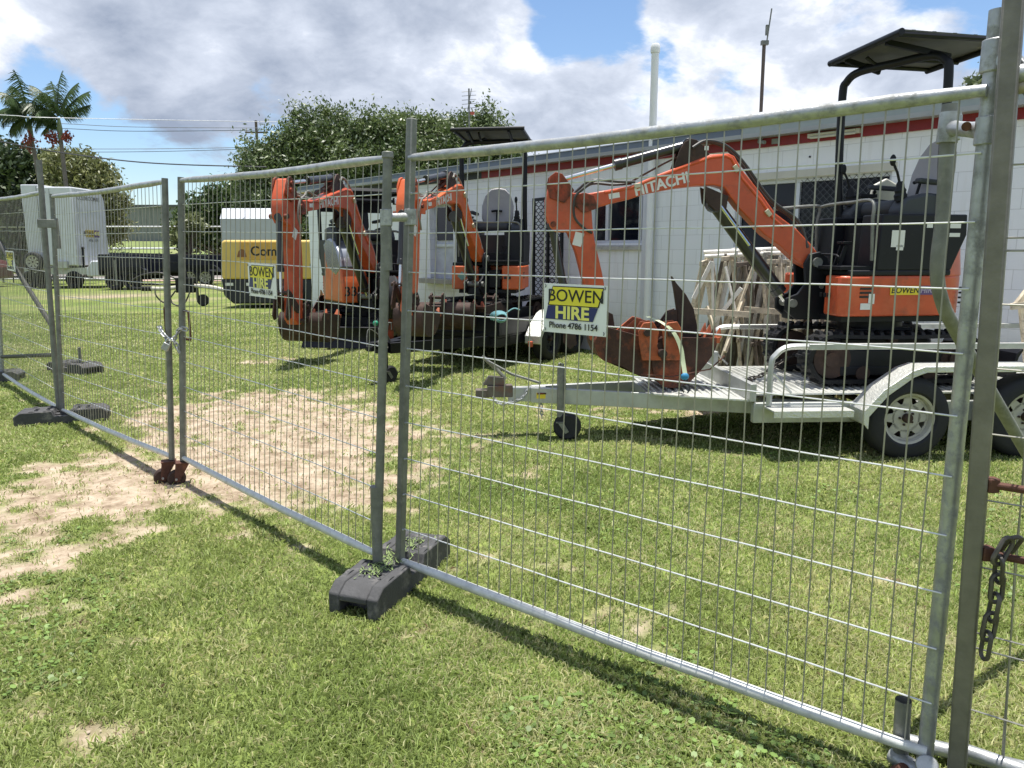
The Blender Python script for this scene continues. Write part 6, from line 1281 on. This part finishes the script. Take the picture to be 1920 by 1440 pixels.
# palms
def palm(label, px, py, pbx, pby, Y, fr, fruit, seed):
    rg = random.Random(seed); top = D(px, py, Y); bot = D(pbx, pby, Y); d = (bot - top); g = top + d * (top.z / -d.z); r = thing('palm_tree', label, 'palm', (g.x, g.y, 0), 0, 'palms behind the box trailer')
    I = MX[r].inverted(); tl = I @ top
    m = MB(); m.tube([(0, 0, 0), tl * .5 + Vector((.05, 0, 0)), tl * .9], [.13, .10, .085], 10); m.build('trunk', PALMT, r)
    m = MB(); m.tube([tl * .88, tl * .94, tl], [.10, .12, .06], 10); m.build('crownshaft', mat('crownshaft_green', (.16, .20, .10), .6, 0, .1, 4), r)
    P = []; Q = []; cols = []
    fr = [(a_, e_, L_ * .88, c_) for a_, e_, L_, c_ in fr] + [(a_ + rg.uniform(-35, 35), e_ - rg.uniform(5, 30), L_ * rg.uniform(.6, .8), c_ + .4) for a_, e_, L_, c_ in fr[:3]]
    for k, (ang, el, L, curl) in enumerate(fr):
        a = rad(ang); h = Vector((math.cos(a), rg.uniform(-.6, .6), 0)).normalized() if abs(math.cos(a)) > .1 else Vector((rg.uniform(-.2, .2), -1, 0)).normalized(); e = rad(el); p = tl.copy(); mid = []; stepn = 16
        rb = []
        for i in range(stepn + 1):
            t = i / stepn; ee = e - curl * t * t; dr = h * math.cos(ee) + Vector((0, 0, 1)) * math.sin(ee); p = p + dr * L / stepn; rb.append((p.copy(), dr.copy()))
        mm_ = MB(); mm_.tube([q for q, _ in rb], [.03 - .024 * i / stepn for i in range(stepn + 1)], 5); vs = []
        for i, (q, dr) in enumerate(rb[2:]):
            t = (i + 2) / stepn; ll = L * .36 * (math.sin(math.pi * min(1, t * .92 + .08)) ** .6 + .12); sd_ = dr.cross(Vector((0, 0, 1)));
            if sd_.length < .1: sd_ = Vector((0, 1, 0))
            sd_.normalize()
            for s_ in (-1, 1):
                for j in range(3):
                    q2 = q + dr * L / stepn * (j * .33 - .33); dd = (sd_ * s_ * .8 + dr * .75 + Vector((0, 0, -.75 - rg.random() * .8))).normalized(); w = dr * .020
                    mid_ = q2 + dd * ll * .5; tip = q2 + dd * ll + Vector((0, 0, -.12 * ll)); mm_.add([q2 - w, q2 + w, mid_ + w * .9, tip, mid_ - w * .9], [(0, 1, 2, 3, 4)])
        o = mm_.build('frond', PALML, r)
    m = MB()
    for fx, fz, s in fruit:
        c = tl + Vector((fx, -.15, fz))
        for k in range(70): q = c + Vector((rg.gauss(0, .5), rg.gauss(0, .5), rg.gauss(0, .6))) * s; m.tube([tl * .9 if k % 9 == 0 else q + Vector((rg.gauss(0, .05), 0, .12)), q], .012, 3, cap=False); m.sphere(q, .035 + rg.random() * .02, 5, 4)
    m.build('fruit_bunch', mat('red_palm_fruit', (.19, .035, .022), .6, 0, .5, 3, (.24, .19, .12), .45, 4), r)
PALML = mat('palm_leaf', (.055, .095, .030), .45, 0, .3, 3, transl=.2)
palm('left palm with one round red fruit bunch, dead stalk above its crown', 52, 218, 66, 300, 36, [(180, 65, 1.9, 1.5), (175, 30, 2.1, 1.6), (185, 5, 1.9, .9), (10, 55, 1.9, 1.6), (0, 20, 1.7, 1.3), (90, 80, 2.2, .8), (150, 75, 2.0, 1.1), (190, -20, 1.6, .6), (350, -5, 1.5, .9), (270, 45, 1.8, 1.5), (270, 15, 1.7, 1.0)], [(.02, -1.15, .36)], 3)
palm('right palm with upright fronds and two thin fruit bunches, over the box trailer', 110, 222, 122, 345, 36, [(178, 70, 2.0, .9), (182, 40, 2.0, 1.5), (180, 10, 1.7, 1.3), (175, -15, 1.5, .5), (80, 88, 2.3, .4), (10, 72, 2.0, .6), (0, 52, 2.0, .5), (5, 30, 1.6, .2), (270, 60, 1.8, 1.3), (120, 82, 1.9, .5), (270, 20, 1.6, 1.2)], [(-.28, -.95, .24), (.38, -.85, .20)], 8)
# ------------------------------------------------------------------ far setting: shed, fences, road, poles, cables
sa = D(205, 386, 70); sb = D(329, 389, 70)
SHD = thing('shed', 'long low grey metal shed beyond the road', 'shed', (sa.x - 6, 70, 0)); Lx = sb.x - sa.x + 6
m = MB(); m.box((Lx / 2, 4, (sa.z + 2.2) / 2), (Lx, 8, sa.z - 2.3)); m.build('wall', SHED, SHD); MB().box((Lx / 2, 4, sa.z), (Lx + .5, 8.5, .18)).build('roof', mat('dark_roof_edge', (.10, .11, .11), .6), SHD); MB().box((2.2, -.05, 3.4), (1.6, .08, 1.5)).build('roller_door', mat('shed_door', (.3, .31, .30), .7), SHD)
m = MB()
for k in range(int(Lx / .5)): m.box((k * .5 + .25, -.02, (sa.z + 2.2) / 2), (.06, .04, sa.z - 2.4))
m.build('cladding_ribs', SHED, SHD)
mb = MB(); mb.add([(-160, 57, 0), (160, 57, 0), (160, 69, 2.35), (-160, 69, 2.35), (160, 140, 2.4), (-160, 140, 2.4)], [(0, 1, 2, 3), (3, 2, 4, 5)])
o = mb.build('grass_bank', mat('far_grass', (.17, .215, .07), .95, 0, .25, .35, (.30, .28, .14), .3, .2)); o['kind'] = 'structure'
def sheet(name, pts, z, m, kind='structure'):
    mb = MB(); mb.add([(x, y, z) for x, y in pts], [tuple(range(len(pts)))]); o = mb.build(name, m); o['kind'] = kind; return o
sheet('road', [(-120, 43), (60, 43), (60, 50.5), (-120, 50.5)], .012, ASPH); sheet('footpath', [(-120, 40.6), (60, 40.6), (60, 42.2), (-120, 42.2)], .016, mat('pale_concrete', (.50, .45, .38), .9, 0, .1, .6))
sheet('driveway', [(-19.5, 38.6), (-13.5, 38.6), (-12.0, 43), (-20.5, 43)], .020, PINKC)
def pipe_fence(label, y, x0, x1, zs, sp, r=.03, m=WHITEP, pk=None, grp='boundary fences'):
    o = thing('boundary_fence', label, 'fence', ((x0 + x1) / 2, y, 0), 0, grp); h = (x1 - x0) / 2
    for z in zs: MB().cyl((-h, 0, z), (h, 0, z), r, n=8).build('rail', m, o)
    n = int((x1 - x0) / sp)
    for k in range(min(n + 1, 60)): MB().cyl((-h + k * sp, 0, 0), (-h + k * sp, 0, zs[-1] + .02), r * 1.05, n=8).build('post', m if not pk else pk, o)
    return o
yf = 38.0; zf = D(300, 425, yf).z; pipe_fence('tall pipe rail fence with a white top rail crossing behind the yard', yf, -36, -3, (.15, zf), 3.1, .035, WHITEP, mat('fence_post_grey', (.30, .31, .30), .6, .2))
pipe_fence('low white rail beyond the road in front of the far grass', 56, -60, 30, (D(300, 466, 56).z + .0,), 6, .07, WHITEP)
o = thing('picket_fence', 'dark steel picket fence at the far left behind the maroon vehicle', 'fence', (D(20, 480, 37).x, 37, 0)); zt_ = D(20, 405, 37).z
for k in range(9): MB().box((-2.0 + k * .5, 0, zt_ / 2), (.05, .04, zt_)).build('picket', BLACK, o)
MB().box((0, .03, zt_ * .85), (4.4, .03, .05)).box((0, .03, .3), (4.4, .03, .05)).build('rail', BLACK, o)
# low hedge strip past the road (uncountable undergrowth)
n = 26000; X = RNG.uniform(-62, 10, n); Yy = RNG.uniform(53, 55, n); hh = 1.0 + .8 * fbm(X * .6, Yy * .6, 3); Z = RNG.random(n) * hh * .9
cl_ = np.array([[.035, .065, .02]]) + RNG.random((n, 1)) * np.array([[.08, .12, .04]]); o = leafmesh('undergrowth', np.stack([X, Yy, Z], -1), None, .16, cl_, None); o['kind'] = 'stuff'; tag(o, 'dark strip of low undergrowth along the far side of the road', 'undergrowth')
n = 60000; X = RNG.uniform(-170, 190, n); Yy = RNG.uniform(118, 128, n); hh = 2.2 + 3.6 * fbm(X * .09, Yy * .05, 4); Z = RNG.random(n) * hh
cl_ = np.array([[.035, .06, .028]]) + RNG.random((n, 1)) * np.array([[.07, .10, .045]]); o = leafmesh('far_woodland', np.stack([X, Yy, Z], -1), None, .55, cl_, None); o['kind'] = 'stuff'; tag(o, 'distant line of trees along the horizon', 'woodland')
def cable(label, pts, r=.02, m=None, Y=30):
    P = catmull([D(px, py, y) for px, py, y in pts], 10); o = MB().tube(P, r, 5).build('overhead_cable', m or mat('cable_black', (.03, .032, .04), .5)); tag(o, label, 'cable', 'overhead cables')
cable('thick dark cable sagging down from the left edge towards the big tree', [(-60, 252, 34), (60, 277, 34), (150, 291, 34), (250, 303, 34), (350, 309, 34), (500, 313, 34)], .028)
CG = mat('cable_grey', (.16, .18, .21), .5); CW = mat('cable_pale', (.6, .62, .66), .5)
cable('pale cable crossing the palm crowns, uppermost of the overhead cables', [(-60, 212, 33), (30, 217, 33), (110, 221, 33), (480, 228, 42), (560, 228, 46)], .016, CW)
cable('thin grey cable second from the top, level across the sky', [(-60, 225, 60), (120, 232, 60), (250, 238, 60), (490, 240, 60)], .024, CG)
cable('thin grey cable third from the top, level across the sky', [(-60, 234, 60), (120, 241, 60), (250, 246, 60), (490, 244, 60)], .024, CG)
cable('thin grey cable fourth from the top, behind the palms', [(-60, 276, 60), (120, 279, 60), (300, 279, 60), (480, 276, 60)], .024, CG)
cable('lowest thin grey cable, just above the thick dark one at the palms', [(-60, 281, 60), (120, 285, 60), (300, 284, 60), (480, 279, 60)], .022, CG)
o = thing('power_pole', 'wooden power pole with crossarm showing beside the big tree', 'pole', (D(484, 300, 62).x, 62, 0)); zt_ = D(484, 226, 62).z; MB().cyl((0, 0, 0), (0, 0, zt_), .16, .10, n=10).build('pole', BARK, o)
MB().box((0, 0, zt_ - .9), (1.8, .1, .12)).build('crossarm', BARK, o)
for x in (-.8, 0, .8): MB().cyl((x, 0, zt_ - .84), (x, 0, zt_ - .55), .07, .04, n=8).build('insulator', CREAM, o)
pa = D(880, 250, 24); pt = D(880, 166, 24); o = thing('tv_antenna', 'thin television antenna on a mast above the big tree', 'antenna', (pa.x, 24, 0)); MB().tube([(0, 0, 0), (0, 0, pt.z)], .025, 8).build('mast', GALVD, o)
m = MB(); z = pt.z
for k in range(5): m.cyl((-.22, 0, z - .10 - k * .12), (.22, 0, z - .10 - k * .12 + .03), .008, n=5)
m.cyl((-.05, 0, z - .65), (.08, 0, z), .012, n=6); m.box((.02, 0, z - .40), (.10, .08, .06)); m.build('elements', GALVD, o)
MB().box((.10, 0, z - .72), (.12, .08, .08)).build('amplifier', mat('red_box', (.4, .08, .05), .5), o)
# small plants in the yard edge
